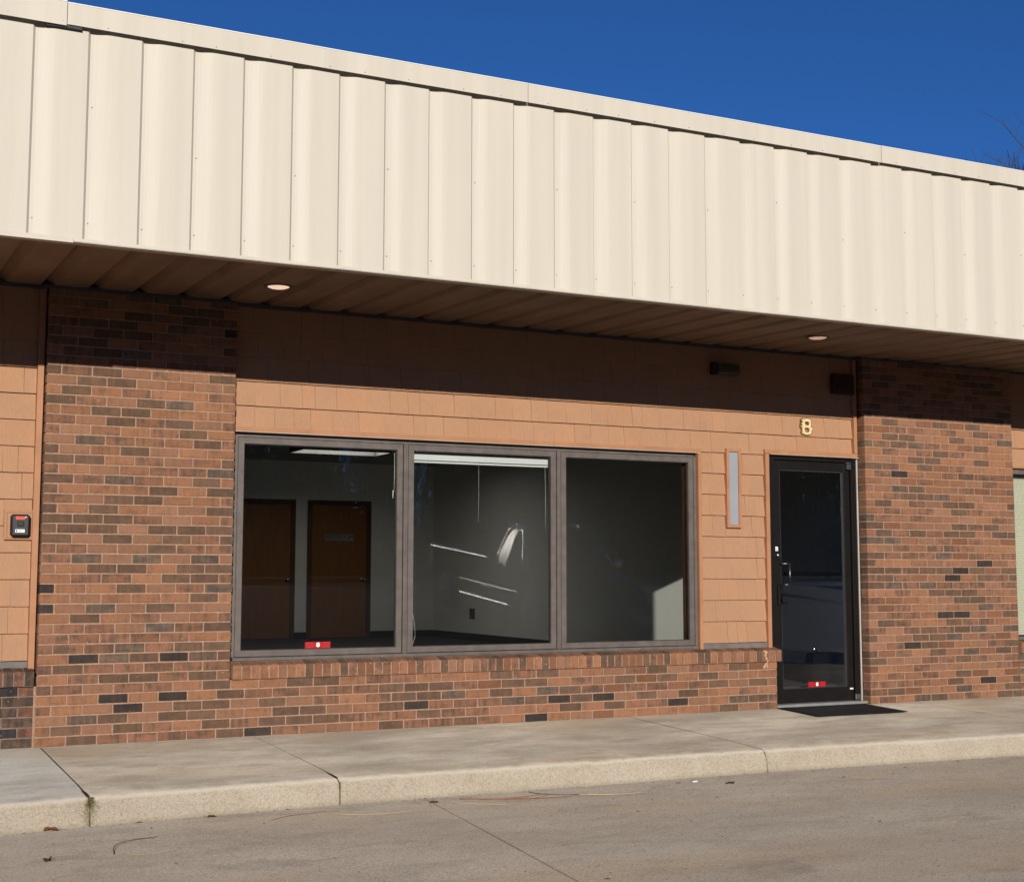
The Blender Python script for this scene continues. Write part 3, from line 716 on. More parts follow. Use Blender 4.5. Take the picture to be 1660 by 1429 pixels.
m_ = MB(); m_.box(6.20, 6.240, .100, .125, .88, 1.06, 0, .006); m_.tube([(6.225, .095, 1.045), (6.225, .082, 1.0), (6.222, .085, .93), (6.235, .09, .90), (6.285, .09, .905)], .009, 8); m_.build('latch', black_al, lf)
m_ = MB(); m_.tube([(6.212, .122, 1.318), (6.212, .108, 1.318)], .018, 14); m_.build('lock_cylinder', steel, lf)
m_ = MB(); m_.box(6.208, 6.216, .1055, .1075, 1.306, 1.33); m_.build('keyway', dark_print, lf)
st = B1('sticker', white_m, None, 6.182, 6.218, LY-.001, LY-.0002, 1.355, 1.392); st.parent = lf
m_ = MB(); m_.box(6.188, 6.212, LY-.0016, LY-.0011, 1.374, 1.378); m_.box(6.188, 6.212, LY-.0016, LY-.0011, 1.365, 1.3675); m_.build('print', dark_print, lf)
B1('push_bar', mat('dark_bar', (.004, .004, .004), .6, spec=.1), dr, 6.26, 6.955, .19, .22, 1.135, 1.17, c=.004)
decal(dr, 6.632, .160, .196, .046, .143)
m_ = MB(); m_.box(6.975, 7.028, .09, .1245, 2.145, 2.16, 0, .002); m_.box(6.985, 7.028, .088, .1245, 2.095, 2.143, 0, .004); m_.build('top_pivot', mat('pivot_metal', (.10, .10, .11), .4, metal=.6), dr, off(dr))
m_ = MB(); m_.box(7.02, 7.075, .085, .1045, .04, .09, 0, .004); m_.build('bottom_pivot', steel, dr, off(dr))
m_ = MB(); m_.box(6.985, 7.022, .122, .1247, .128, .142); m_.build('label_plate', white_p, dr, off(dr))
m_ = MB(); m_.box(6.10, 7.11, .03, .20, .006, .030, 0, .004); m_.build('threshold', mat('threshold_metal', (.28, .28, .27), .45, metal=.3, var=.15, vscale=12), dr, off(dr))
# black stand with a chrome top just inside the door
bs = thing('floor_stand', 'dark stand with a chrome clip seen through the bottom of the glass door', 'stand', (6.95, .6, ZF))
m_ = MB(); m_.prism([(6.84, ZF), (7.25, ZF), (7.25, .43), (6.90, .43)], 1, .50, .62); m_.build('body', mat('stand_black', (.004, .004, .004), .7, spec=.1), bs, off(bs))
m_ = MB(); m_.tube([(6.875, .5, .44), (6.885, .49, .475), (6.91, .49, .48), (6.925, .5, .44)], .009, 8); m_.build('clip', chrome, bs, off(bs))

# mat
mt = thing('door_mat', 'thin black rubber mat lying before the glass door', 'door mat', (6.5, -.25, .0))
m_ = MB(); vs = []; nx, ny = 16, 8; cor = [(6.095, .015), (7.06, .015), (6.995, -.60), (6.06, -.585)]
for j in range(ny+1):
    for i in range(nx+1):
        u, v = i/nx, j/ny; x = (cor[0][0]*(1-u)+cor[1][0]*u)*(1-v)+(cor[3][0]*(1-u)+cor[2][0]*u)*v; y = (cor[0][1]*(1-u)+cor[1][1]*u)*(1-v)+(cor[3][1]*(1-u)+cor[2][1]*u)*v
        vs.append((x, y, .006+.018*y-(0 if y < 0 else .0)+.002*mnoise.noise(Vector((x*4, y*5, 0)))))
n = nx+1; m_.add(vs, [(j*n+i, j*n+i+1, (j+1)*n+i+1, (j+1)*n+i) for j in range(ny) for i in range(nx)], 0, True)
tmp = m_.build('pad', rubber, mt, off(mt)); sd = tmp.modifiers.new('t', 'SOLIDIFY'); sd.thickness = .004; sd.offset = 0

# ------------------------------------------------------------------ things on the wall
sg = thing('sign_panel', 'tall narrow blank grey panel in an orange frame between window and door', 'sign', (5.71, .07, 1.88))
bars('frame', trim_m, sg, 5.640, 5.792, 1.548, 2.232, .028, .058, .10, c=.002)
B1('panel', sign_m, sg, 5.668, 5.764, .072, .09, 1.576, 2.204)
hn = thing('house_number', 'small worn gold ornamental numeral 8 on the siding above the door', 'house number', (6.52, .07, 2.46))
hn.scale = (.93, 1, .93)
def ring_shape(mb, outer, inner, y0, y1, mi=0):
    n = len(outer); vs = [(p[0], y0, p[1]) for p in outer]+[(p[0], y0, p[1]) for p in inner]+[(p[0], y1, p[1]) for p in outer]+[(p[0], y1, p[1]) for p in inner]
    fs = []
    for i in range(n):
        j = (i+1) % n; fs += [(i, j, n+j, n+i), (2*n+i, 2*n+j, 3*n+j, 3*n+i), (i, j, 2*n+j, 2*n+i), (n+i, n+j, 3*n+j, 3*n+i)]
    mb.add(vs, fs, mi)
def sup(cx_, cz, a, b, p=3.0, n=28, bumps=None):
    o = []
    for k in range(n):
        t = 2*math.pi*k/n; c_, s_ = math.cos(t), math.sin(t)
        o.append((cx_+a*math.copysign(abs(c_)**(2/p), c_), cz+b*math.copysign(abs(s_)**(2/p), s_)))
    return o
def numeral(mb, g, y0, y1):
    cx_, cz = 6.519, 2.461
    ring_shape(mb, sup(cx_, cz+.034, .048+g, .041+g), sup(cx_, cz+.031, .027-g, .022-g), y0, y1)
    ring_shape(mb, sup(cx_, cz-.031, .052+g, .043+g), sup(cx_, cz-.031, .030-g, .025-g), y0+.0004, y1)
    for (a, b, rr) in ((-.043, .058, .014), (-.053, .028, .010), (-.052, .002, .014), (.056, -.018, .010), (-.045, -.058, .013), (.030, .064, .010), (.036, -.060, .010)):
        mb.prism([(cx_+a+(rr+g)*math.cos(t), cz+b+(rr+g)*math.sin(t)) for t in [k*math.pi/5 for k in range(10)]], 1, y0-.0006, y1)
m_ = MB(); numeral(m_, .010, .071, .082); m_.build('backing', num_back, hn, off(hn))
m_ = MB(); numeral(m_, 0, .066, .0705); m_.build('gold_face', gold, hn, off(hn))
for (a, b) in ((-.040, .058), (-.051, .002), (-.044, -.058)):
    m_ = MB(); m_.prism([(6.519+a+.0045*math.cos(t), 2.461+b+.0045*math.sin(t)) for t in [k*math.pi/4 for k in range(8)]], 1, .0638, .0654)
    m_.build('nail_hole', num_back, hn, off(hn))

kb = thing('key_box', 'black wall key box with a red label on an orange backing plate', 'key box', (-.13, .07, 1.47))
B1('backing_plate', SH[3], kb, -.228, -.036, .064, .09, 1.377, 1.578, c=.003)
bars('plate_rim', trim_m, kb, -.214, -.049, 1.389, 1.566, .006, .060, .066, c=.001)
m_ = MB(); m_.box(-.192, -.068, .012, .064, 1.397, 1.547, 0, .014); m_.build('case', blackp, kb, off(kb))
m_ = MB(); m_.box(-.181, -.079, .006, .0115, 1.408, 1.538, 0, .004); m_.build('cover', mat('charcoal_cover', (.035, .034, .034), .5), kb, off(kb))
m_ = MB(); m_.box(-.161, -.104, .0035, .0058, 1.512, 1.532); m_.build('red_label', red_l, kb, off(kb))
m_ = MB(); m_.box(-.152, -.110, -.004, .0058, 1.468, 1.500, 0, .003); m_.build('shutter', blackp, kb, off(kb))
m_ = MB(); m_.box(-.163, -.103, .004, .0058, 1.425, 1.446); pl = m_.build('white_label', white_m, kb, off(kb))
m_ = MB(); m_.box(-.158, -.150, .0032, .0038, 1.429, 1.442); m_.box(-.146, -.112, .0032, .0038, 1.437, 1.4395); m_.box(-.146, -.118, .0032, .0038, 1.431, 1.433); m_.build('label_print', dark_print, kb, off(kb))
m_ = MB(); m_.tube([(-.098, .0058, 1.527), (-.098, .001, 1.527)], .006, 10); m_.build('indicator', white_p, kb, off(kb))

el = thing('security_light', 'small unlit wall light in the shade under the soffit, between window and door', 'wall light', (5.6, .05, 2.92))
m_ = MB(); m_.box(5.492, 5.545, .03, .083, 2.862, 2.972, 0, .004); m_.build('housing', blackp, el, off(el))
m_ = MB(); m_.prism([(.085, 2.868), (.02, 2.878), (.005, 2.90), (.02, 2.962), (.085, 2.968)], 0, 5.546, 5.76); m_.build('lens', mat('old_lens', (.09, .08, .045), .4), el, off(el))
m_ = MB()
for q in range(5): m_.box(5.56, 5.745, .001, .012, 2.885+q*.016, 2.888+q*.016)
m_.build('lens_rib', mat('lens_rib', (.10, .09, .05), .5), el, off(el))
hb = thing('alarm_box', 'dark red box high in the shade beside the right brick pillar', 'alarm box', (6.92, .05, 2.86))
m_ = MB(); m_.box(6.80, 7.04, .03, .083, 2.775, 2.955, 0, .006); m_.build('case', mat('dark_red_box', (.045, .008, .006), .6), hb, off(hb))
m_ = MB(); [m_.box(6.84, 7.0, .027, .0297, 2.82+q*.022, 2.828+q*.022) for q in range(4)]; m_.build('grille', blackp, hb, off(hb))

# ------------------------------------------------------------------ fascia, coping, soffit
FP = -1.70; SP = .3073; X0 = -.365; K0, K1 = -12, 44
ZB, ZT = 3.046, 4.34
fa = thing('metal_fascia', 'cream ribbed sheet metal fascia running along the roof edge', 'fascia', (3.5, FP, ZB))
prof = [(0, .0090), (.0155, .0275), (.036, .0272), (.056, .0240), (.080, .0180), (.102, .0125), (.122, .0098), (.140, .0090), (.185, .0090), (.30725, .0090)]
def panel_me(q):
    mb = MB(); rr = random.Random(q); zs = [ZB, ZB+.3, ZB+.7, ZB+1.0, ZT]; vs = []
    for z in zs:
        for (x, d) in prof: vs.append((x, d+(rr.uniform(-.0004, .0004) if .02 < x < .3 else 0), z-ZB))
    n = len(prof); mb.add(vs, [(j*n+i, j*n+i+1, (j+1)*n+i+1, (j+1)*n+i) for j in range(len(zs)-1) for i in range(n-1)])
    k = len(mb.v)
    return mb.mesh('panel', cream)
PM = [panel_me(i) for i in range(6)]
for k in range(K0, K1):
    o = link('panel', PM[k % 6], fa, (X0+k*SP-3.5+rnd.uniform(-.0015, .0015), rnd.uniform(-.001, .001), rnd.uniform(-.0015, .0015)))
    sd = o.modifiers.new('sheet', 'SOLIDIFY'); sd.thickness = .0012; sd.offset = 1
B1('backing', soffit_gap, fa, X0+K0*SP, X0+K1*SP, FP+.038, FP+.10, 3.046, 4.40)
def strip(nm, m, x0, x1, ya, yb, z0, z1, root=fa, step=.2, wob=.0022, seed=0):
    mb = MB(); n = max(2, int((x1-x0)/step)); vs = []
    for i in range(n+1):
        x = x0+(x1-x0)*i/n; a = wob*mnoise.noise(Vector((x*1.7, seed, 0))); b = wob*mnoise.noise(Vector((x*2.3, seed, 4)))
        vs += [(x, ya+a, z0+b), (x, yb+a, z0+b), (x, yb+a, z1+b), (x, ya+a, z1+b)]
    fs = [(i*4+j, i*4+(j+1) % 4, (i+1)*4+(j+1) % 4, (i+1)*4+j) for i in range(n) for j in range(4)]+[(0, 1, 2, 3), (n*4, n*4+1, n*4+2, n*4+3)]
    mb.add(vs, fs); return mb.build(nm, m, root, off(root))
strip('drip_edge', cream_b, -.108, 14, FP-.002, FP+.001, 3.042, 3.0605, seed=2)
strip('drip_edge', cream_b, -4.1, -.1085, FP-.008, FP-.004, 3.032, 3.0605, seed=3)
strip('drip_return', cream_b, -4.1, 14, FP+.0015, FP+.075, 3.0385, 3.0415, seed=2)
for i, (a, b) in enumerate(((-4.1, -.188), (-.184, 2.799), (2.803, 5.854), (5.858, 8.90), (8.904, 14))):
    dy = -.004 if i in (0,) else 0
    sec = strip('coping_section', cream_b, a, b, FP-.030+dy, FP-.0275+dy, 4.302-(.010 if i == 0 else 0), 4.428+(.006 if i == 0 else 0), seed=5+i, step=.25)
    strip('coping_top', cream_b, a, b, FP-.0272, FP+.20, 4.424, 4.4278, seed=5+i, step=.25)
    strip('coping_lip', white_edge, a, b, FP-.033+dy, FP+.0, 4.4285+(.006 if i == 0 else 0), 4.434+(.006 if i == 0 else 0), seed=5+i)
B1('joint_strap', soffit_gap, fa, -.30, -.10, FP-.02, FP+.1, 4.286, 4.300)
m_ = MB()
for k in range(K0+4, K1-4):
    x = X0+k*SP
    for (dx, z) in ((.030, 3.16),)+(((.034, rnd.uniform(3.6, 3.95)),) if k % 2 else ()):
        q = [(x+dx+.004*math.cos(t), z+.004*math.sin(t)) for t in [j*math.pi/3 for j in range(6)]]
        m_.prism(q, 1, FP+.0225, FP+.0285)
    x += rnd.uniform(.1, .25); q = [(x+.003*math.cos(t), 4.317+.003*math.sin(t)) for t in [j*math.pi/3 for j in range(6)]]; m_.prism(q, 1, FP-.035, FP-.029)
tag(m_.build('screw_heads', mat('screw_metal', (.25, .23, .20), .5), fa, off(fa)), kind='stuff')

sf = thing('soffit', 'brown ribbed metal soffit under the overhanging fascia', 'soffit', (3.5, -.8, 3.1))
def sz(y): return 3.063+(3.118-3.063)*(y-FP)/(0-FP)
sprof = [(0, .0), (.006, .040), (.034, .042), (.066, .022), (.090, .001), (.12, .0), (.30725, .0)]
m_ = MB(); vs = []
ys = [FP+.068, -1.2, -.8, -.4, .112]
for y in ys:
    for (x, d) in sprof: vs.append((x, y, sz(y)+d))
n = len(sprof); m_.add(vs, [(j*n+i, j*n+i+1, (j+1)*n+i+1, (j+1)*n+i) for j in range(len(ys)-1) for i in range(n-1)])
spm = m_.mesh('soffit_panel', soffit_m)
for k in range(K0, K1):
    o = link('soffit_panel', spm, sf, (X0+k*SP+.005-3.5+rnd.uniform(-.002, .002), .8, -3.1+rnd.uniform(-.002, .002)))
B1('backing', soffit_gap, sf, X0+K0*SP, X0+K1*SP, FP+.11, .2, 3.16, 3.18)
m_ = MB(); vs = []; nn = 260
for i in range(nn+1):
    x = -4+18*i/nn; u = ((x-X0-.005) % SP)/SP; w = .006*math.sin(u*math.pi)**.7
    yy = -.008 if (x < 13*BW/2+.002 and x > -.004) or (x > XR-.004 and x < XR+9*BW+.004) else .05
    vs += [(x, yy, 3.092+w), (x, yy-.010, 3.106+w), (x, yy-.012, 3.128)]
m_.add(vs, [(i*3+j, i*3+j+1, (i+1)*3+j+1, (i+1)*3+j) for i in range(nn) for j in (0, 1)]); m_.build('wall_flashing', soffit_gap, sf, off(sf))

def can(x, y, label, s):
    z = sz(y)
    t = thing('downlight', label, 'ceiling light', (x, y, z), 'round lights in the soffit')
    m_ = MB(); n = 28; vs = []
    for (r_, dz) in ((.098, -.001), (.096, -.007), (.084, -.008), (.076, -.002), (.075, .03)):
        vs += [(r_*math.cos(a), r_*math.sin(a), dz) for a in [2*math.pi*k/n for k in range(n)]]
    m_.add(vs, [(j*n+i, j*n+(i+1) % n, (j+1)*n+(i+1) % n, (j+1)*n+i) for j in range(4) for i in range(n)], 0, True); m_.build('trim_ring', mat('ring_bronze', (.10, .09, .085), .5), t)
    m_ = MB(); vs = [(0, 0, -.014)]
    for (r_, dz) in ((.03, -.0135), (.055, -.011), (.073, -.004)): vs += [(r_*math.cos(a), r_*math.sin(a), dz) for a in [2*math.pi*k/n for k in range(n)]]
    m_.add(vs, [(0, 1+i, 1+(i+1) % n) for i in range(n)]+[(1+j*n+i, 1+j*n+(i+1) % n, 1+(j+1)*n+(i+1) % n, 1+(j+1)*n+i) for j in range(2) for i in range(n)], 0, True)
    m_.build('lens', s, t)
lampm = emit('lit_lens', (1.0, .68, .47), .8); lampm2 = emit('dimmer_lens', (1.0, .62, .42), .35)
can(1.385, -.772, 'round lit downlight in the soffit above the left pillar end of the window', lampm)
can(5.962, -.795, 'round lit downlight in the soffit above the door', lampm2)

# ------------------------------------------------------------------ inside the room
def idoor(x0, x1, label, sign=False):
    t = thing('interior_door', label, 'door', (x0, YB, ZF), 'brown doors in the back wall')
    zt = 2.30; w = .075
    m_ = MB(); m_.box(x0, x0+w, YB-.03, YB, ZF, zt-w, 0, .004); m_.box(x1-w, x1, YB-.03, YB, ZF, zt-w, 0, .004); m_.box(x0, x1, YB-.03, YB, zt-w+.001, zt, 0, .004); m_.build('casing', wood_trim, t, off(t))
    B1('panel', wood_door, t, x0+w+.002, x1-w-.002, YB-.016, YB, ZF+.01, zt-w-.002)
    m_ = MB(); kx = x1-w-.07; m_.tube([(kx, YB-.016, 1.065), (kx, YB-.06, 1.065)], .012, 8); m_.tube([(kx-.01, YB-.06, 1.065), (kx+.05, YB-.062, 1.065)], .010, 8); m_.tube([(kx, YB-.016, 1.065), (kx, YB-.02, 1.065)], .032, 14); m_.build('lever_handle', chrome, t, off(t))
    return t
idoor(4.24, 5.28, 'plain brown interior door, left of the restroom door, seen through the left pane')
d2 = idoor(5.476, 6.528, 'brown interior door with a RESTROOM sign, seen through the left pane')
rsn = thing('restroom_sign', 'small plate reading RESTROOM on the right interior door', 'sign', (5.9, YB-.02, 1.7))
B1('plate', mat('sign_plate', (.30, .31, .31), .4), rsn, 5.765, 6.235, YB-.024, YB-.0165, 1.672, 1.772)
cu = bpy.data.curves.new('t', 'FONT'); cu.body = 'RESTROOM'; cu.size = .100; cu.align_x = 'CENTER'; cu.align_y = 'CENTER'; cu.extrude = .001; cu.space_character = 1.0
to = bpy.data.objects.new('t', cu); S.collection.objects.link(to); bpy.context.view_layer.update()
tm = bpy.data.meshes.new_from_object(to.evaluated_get(bpy.context.evaluated_depsgraph_get())); bpy.data.objects.remove(to)
tm.materials.clear(); tm.materials.append(dark_print)
wtxt = max(v.co.x for v in tm.vertices)-min(v.co.x for v in tm.vertices)
o = link('lettering', tm, rsn, (.10, -.0055, .022)); o.rotation_euler = (math.pi/2, 0, 0); o.scale = (.43/wtxt, 1, 1)
fl = thing('ceiling_fixture', 'long white light fixture hanging under the ceiling inside, above the restroom door', 'light fixture', (5.0, 8.6, ZC))
fx0, fx1, fy0, fy1, fz = 4.35, 5.62, 7.85, 8.45, ZC-.11
m_ = MB(); m_.box(fx0, fx1, fy0, fy0+.02, fz, ZC); m_.box(fx0, fx1, fy1-.02, fy1, fz, ZC); m_.box(fx0, fx0+.02, fy0+.021, fy1-.021, fz, ZC); m_.box(fx1-.02, fx1, fy0+.021, fy1-.021, fz, ZC); m_.build('housing', mat('grey_housing', (.07, .07, .07), .6), fl, off(fl))
B1('tube_panel', emit('lit_tubes', (1.0, .95, .86), 11.0), fl, fx0+.03, fx1-.03, fy0+.03, fy1-.03, ZC-.03, ZC-.002)
ou = thing('wall_outlet', 'small dark outlet low on the right partition inside', 'outlet', (XP, 7.6, .6))
B1('plate', mat('outlet_brown', (.12, .10, .08), .6), ou, XP-.014, XP-.002, 9.45, 9.62, .47, .63, c=.003)
wj = thing('window_casing', 'dark stained wood casing inside the right edge of the window', 'trim', (5.33, .2, 1.3))
B1('board', wood_trim, wj, 5.272, 5.345, .150, .205, .549, 2.15)

# ------------------------------------------------------------------ litter on the ground
leafm = [mat('dead_leaf_brown', (.13, .055, .022), .8, var=.3, vscale=60), mat('dead_leaf_rust', (.22, .075, .025), .8, var=.3, vscale=60)]
def leafm_obj(x, y, z, L_, w, rot, label, curl=.02, mi=0, stem=True):
    t = thing('dead_leaf', label, 'leaf', (x, y, z), 'dead leaves on the concrete'); t.rotation_euler = (0, 0, rot)
    m_ = MB(); n = 9; vs = []; rr = random.Random(label)
    for i in range(n):
        u = i/(n-1); wd = w*math.sin(math.pi*min(1, u*1.02+.001))**.75*(1+.25*rr.uniform(-1, 1))+.0005
        for s_ in (-1, -.5, 0, .5, 1):
            vs.append((L_*(u-.5), s_*wd, .002+curl*math.sin(math.pi*(.08+.84*u))*(abs(s_)**1.6)*.8+curl*.25*math.sin(u*5+s_*wd/w*2)+curl*.25))
    m_.add(vs, [(i*5+j, i*5+j+1, (i+1)*5+j+1, (i+1)*5+j) for i in range(n-1) for j in range(4)], 0, True)
    o = m_.build('blade', leafm[mi], t); sd = o.modifiers.new('t', 'SOLIDIFY'); sd.thickness = .0006
    if stem: m_ = MB(); m_.tube([(L_*.45, 0, .004), (L_*.62, .004, .008), (L_*.8, .012, .003)], .0009, 4); m_.build('stem', leafm[0], t)
    return t
ZL = -.209
leafm_obj(-.298, -2.78, ZL, .055, .017, .9, 'upright curled brown leaf alone near the lower left corner', .022, 0)
leafm_obj(-.165, -1.965, ZL, .08, .024, .1, 'crumpled brown leaf against the kerb, left of the mossy joint', .022, 1)
leafm_obj(.705, -1.925, ZL, .05, .014, .2, 'small brown leaf at the kerb foot between the first two joints', .014, 0)
leafm_obj(2.02, -2.02, ZL, .062, .022, .25, 'rust brown leaf lying at the start of the lot joint', .014, 1)
leafm_obj(4.06, -2.17, ZL, .055, .018, .15, 'dark brown leaf on the lot right of the third kerb joint', .016, 0)
strawm = [mat('straw_pale', (.50, .36, .20), .7, var=.15), mat('straw_rust', (.30, .11, .05), .7, var=.2), mat('twig_dark', (.06, .035, .02), .8)]
def straw(pts, label, m_i, rad=.0022, k_=.95, name='pine_straw', cat='twig', flat=True):
    m_ = MB(); P = [Vector((p[0], p[1], (p[2] if len(p) > 2 else ZL+.004))) for p in pts]
    out = []
    for i in range(len(P)-1):
        p0 = P[max(i-1, 0)]; p1 = P[i]; p2 = P[i+1]; p3 = P[min(i+2, len(P)-1)]
        for k in range(5):
            t = k/5; out.append(.5*((2*p1)+(-p0+p2)*t+(2*p0-5*p1+4*p2-p3)*t*t+(-p0+3*p1-3*p2+p3)*t**3))
    out.append(P[-1]); m_.tube(out, [k_*rad*(1-.6*i/len(out)) for i in range(len(out))], 5)
    return tag(m_.build(name, strawm[m_i]), label, cat, 'dry grass and twigs on the lot')
straw([(.02, -2.73), (.05, -2.60, ZL+.02), (.16, -2.45, ZL+.012), (.27, -2.385), (.31, -2.37)], 'curved dark grass stem standing in an arc at the lower left', 2, .0024)
straw([(.06, -2.73), (.13, -2.81), (.26, -2.80), (.36, -2.72)], 'thin pale curved straw beside the dark arc at the lower left', 0, .0015)
straw([(.98, -2.16), (1.12, -2.07), (1.30, -2.03), (1.42, -2.05)], 'thin rust straw bent in an arc below the first kerb slab', 1, .0015)
straw([(1.34, -2.02), (1.40, -2.16), (1.60, -2.24), (1.84, -2.22)], 'pale flat straw curving on the lot left of the lot joint', 0, .0030)
straw([(2.12, -2.07), (2.26, -2.19), (2.42, -2.27), (2.60, -2.27)], 'pale straw curving from the rust leaf to the right', 0, .0024)
straw([(2.22, -1.95), (2.42, -2.05), (2.62, -2.13), (2.80, -2.03)], 'rust coloured straw near the kerb right of the lot joint', 1, .0030)
straw([(2.32, -2.02), (2.52, -2.06), (2.74, -2.02)], 'second rust straw lying closer to the kerb', 1, .0028)
straw([(2.50, -2.07), (2.66, -2.14), (2.85, -2.16), (3.0, -2.10)], 'pinkish straw lowest in the straw bundle by the kerb', 1, .0022)
straw([(2.72, -1.90), (2.74, -1.98), (2.86, -2.09), (3.02, -2.12)], 'dark curled stem ending the bundle at the kerb', 2, .0020)
straw([(2.95, -2.12), (3.12, -2.21), (3.36, -2.24)], 'pale flat straw lying alone right of the bundle', 0, .0036)
straw([(4.93, -2.30), (5.05, -2.38), (5.16, -2.36)], 'tiny curled pale straw on the lot in front of the door', 0, .0018)
for (x, y, s_, lb) in ((3.90, -1.99, .018, 'tiny crumpled white paper scrap at the kerb left of the third joint'),):
    m_ = MB(); m_.box(-s_, s_, -.006, .006, 0, .008, 0, .002); o = m_.build('paper_scrap', white_m); o.location = (x, y, ZL); tag(o, lb, 'litter')
# crumbs, seeds and bark bits nobody could count
m_ = MB(); rr = random.Random(21)
for k in range(1500):
    x = rr.uniform(-1.2, 8.5); d = rr.random(); y = wall_slab_y(x)-.02-(d**3)*4.2 if rr.random() < .75 else rr.uniform(-5.5, -2.0)
    if y > wall_slab_y(x)-.015: continue
    s_ = rr.uniform(.0012, .0036)*(2 if rr.random() < .06 else 1); a = rr.uniform(0, 3.14); l_ = s_*rr.uniform(1, 3.4)
    q = [(x+l_*math.cos(a), y+l_*math.sin(a), ZL+.002), (x-s_*.5*math.sin(a), y+s_*.5*math.cos(a), ZL+.003), (x-l_*math.cos(a), y-l_*math.sin(a), ZL+.002), (x+s_*.5*math.sin(a), y-s_*.5*math.cos(a), ZL+.003), (x, y, ZL+s_*.8+.003)]
    m_.add(q, [(0, 1, 4), (1, 2, 4), (2, 3, 4), (3, 0, 4)], rr.choice((0, 0, 0, 1, 2)))
tag(m_.build('debris', [strawm[2], strawm[1], leafm[0]]), kind='stuff')
# moss and weed in the open kerb joint
m_ = MB(); rr = random.Random(4)
for k in range(3200):
    t = rr.random()**.8; z = -.205+.15*t; sprd = .016+.028*math.sin(math.pi*min(1, t*1.1))
    x = .046+rr.gauss(0, sprd*.62)-.012*(1-t)*rr.random(); y = wall_slab_y(x)-.004+rr.uniform(-.010, .012)+(.05*(t-.85) if t > .85 else 0)
    a = rr.uniform(0, 6.28); l_ = rr.uniform(.003, .010); dx, dy, dz = math.cos(a)*l_*.7, -abs(math.sin(a))*l_*.6, rr.uniform(-.3, 1)*l_; w = .0009
    m_.add([(x-w, y, z), (x+w, y, z), (x+dx, y+dy, z+dz)], [(0, 1, 2)], rr.choice((0, 0, 1)))
for k in range(500):
    t = rr.random(); z = -.205+.13*t; x = 1.495+rr.gauss(0, .004); y = wall_slab_y(x)-.004+rr.uniform(-.006, .008); l_ = rr.uniform(.003, .008); a = rr.uniform(0, 6.28)
    m_.add([(x-.0009, y, z), (x+.0009, y, z), (x+math.cos(a)*l_*.6, y-abs(math.sin(a))*l_*.6, z+rr.uniform(-.3, 1)*l_)], [(0, 1, 2)], rr.choice((0, 1)))
tag(m_.build('moss', [mat('moss_olive', (.13, .135, .03), .9, var=.3, vscale=50), mat('moss_dry', (.20, .16, .06), .9)]), kind='stuff')
m_ = MB(); rr = random.Random(5)
for k in range(1500):
    x = rr.uniform(-1.5, 9); 
    if mnoise.noise(Vector((x*2.2, 7, 0))) < .05 and rr.random() < .7: continue
    y = wall_slab_y(x)-.013-abs(rr.gauss(0, .006)); l_ = rr.uniform(.003, .009); a = rr.uniform(0, 3.14)
    m_.add([(x-.001, y, ZL), (x+.001, y, ZL+.001), (x+l_*math.cos(a), y-l_*.4*math.sin(a), ZL+rr.uniform(.001, .007))], [(0, 1, 2)], rr.choice((0, 1, 1)))
tag(m_.build('kerb_grit', [bpy.data.materials['moss_dry'], strawm[2]]), kind='stuff')

# ------------------------------------------------------------------ bare trees beyond the roof
barkm = mat('winter_bark', (.06, .048, .042), .9, var=.25, vscale=4)
def bare_tree(loc, h, label, seed, spread=.5):
    t = thing('bare_tree', label, 'tree', loc, 'bare treetops beyond the roof')
    rr = random.Random(seed); tr = MB(); cr = MB()
    def grow(p, d, L_, r_, lev, mb):
        n = 4; pts = [p]; rad = [r_]
        for i in range(n):
            d = (d+Vector((rr.gauss(0, .10), rr.gauss(0, .10), rr.gauss(.04, .06)))).normalized(); p = p+d*L_/n; pts.append(p); rad.append(r_*(1-.42*(i+1)/n))
        mb.tube(pts, rad, 7 if lev == 0 else (5 if lev < 2 else 3), cap=False)
        if lev >= 5: return
        nb = (8, 6, 5, 4, 3)[lev]
        for k in range(nb):
            f = rr.uniform(.35, 1.0) if lev else rr.uniform(.45, 1.0); i = min(n-1, int(f*n)); q = pts[i].lerp(pts[i+1], f*n-i if f < 1 else 1)
            a = rr.uniform(0, 6.28); s_ = Vector((math.cos(a), math.sin(a), 0)); nd = (d*(.95-.1*lev)+s_*spread*rr.uniform(.7, 1.3)).normalized()
            grow(q, nd, L_*rr.uniform(.5, .72), r_*.5, lev+1, cr)
    grow(Vector((0, 0, 0)), Vector((0, 0, 1)), h*.45, h*.018, 0, tr)
    tr.build('trunk', barkm, t); zmax = max(v[2] for v in cr.v); cr.v = [(x, y, z) for x, y, z in cr.v]
    c = cr.build('crown', barkm, t); t.scale = (1, 1, 1); f = h/zmax; t.scale = (f, f, f)
    return t
bare_tree((28.95, 18.75, -.5), 13.85, 'bare treetop showing over the coping near the right edge', 11, .42)
bare_tree((30.4, 17.8, -.5), 13.7, 'bare treetop at the very right edge over the coping', 5, .42)

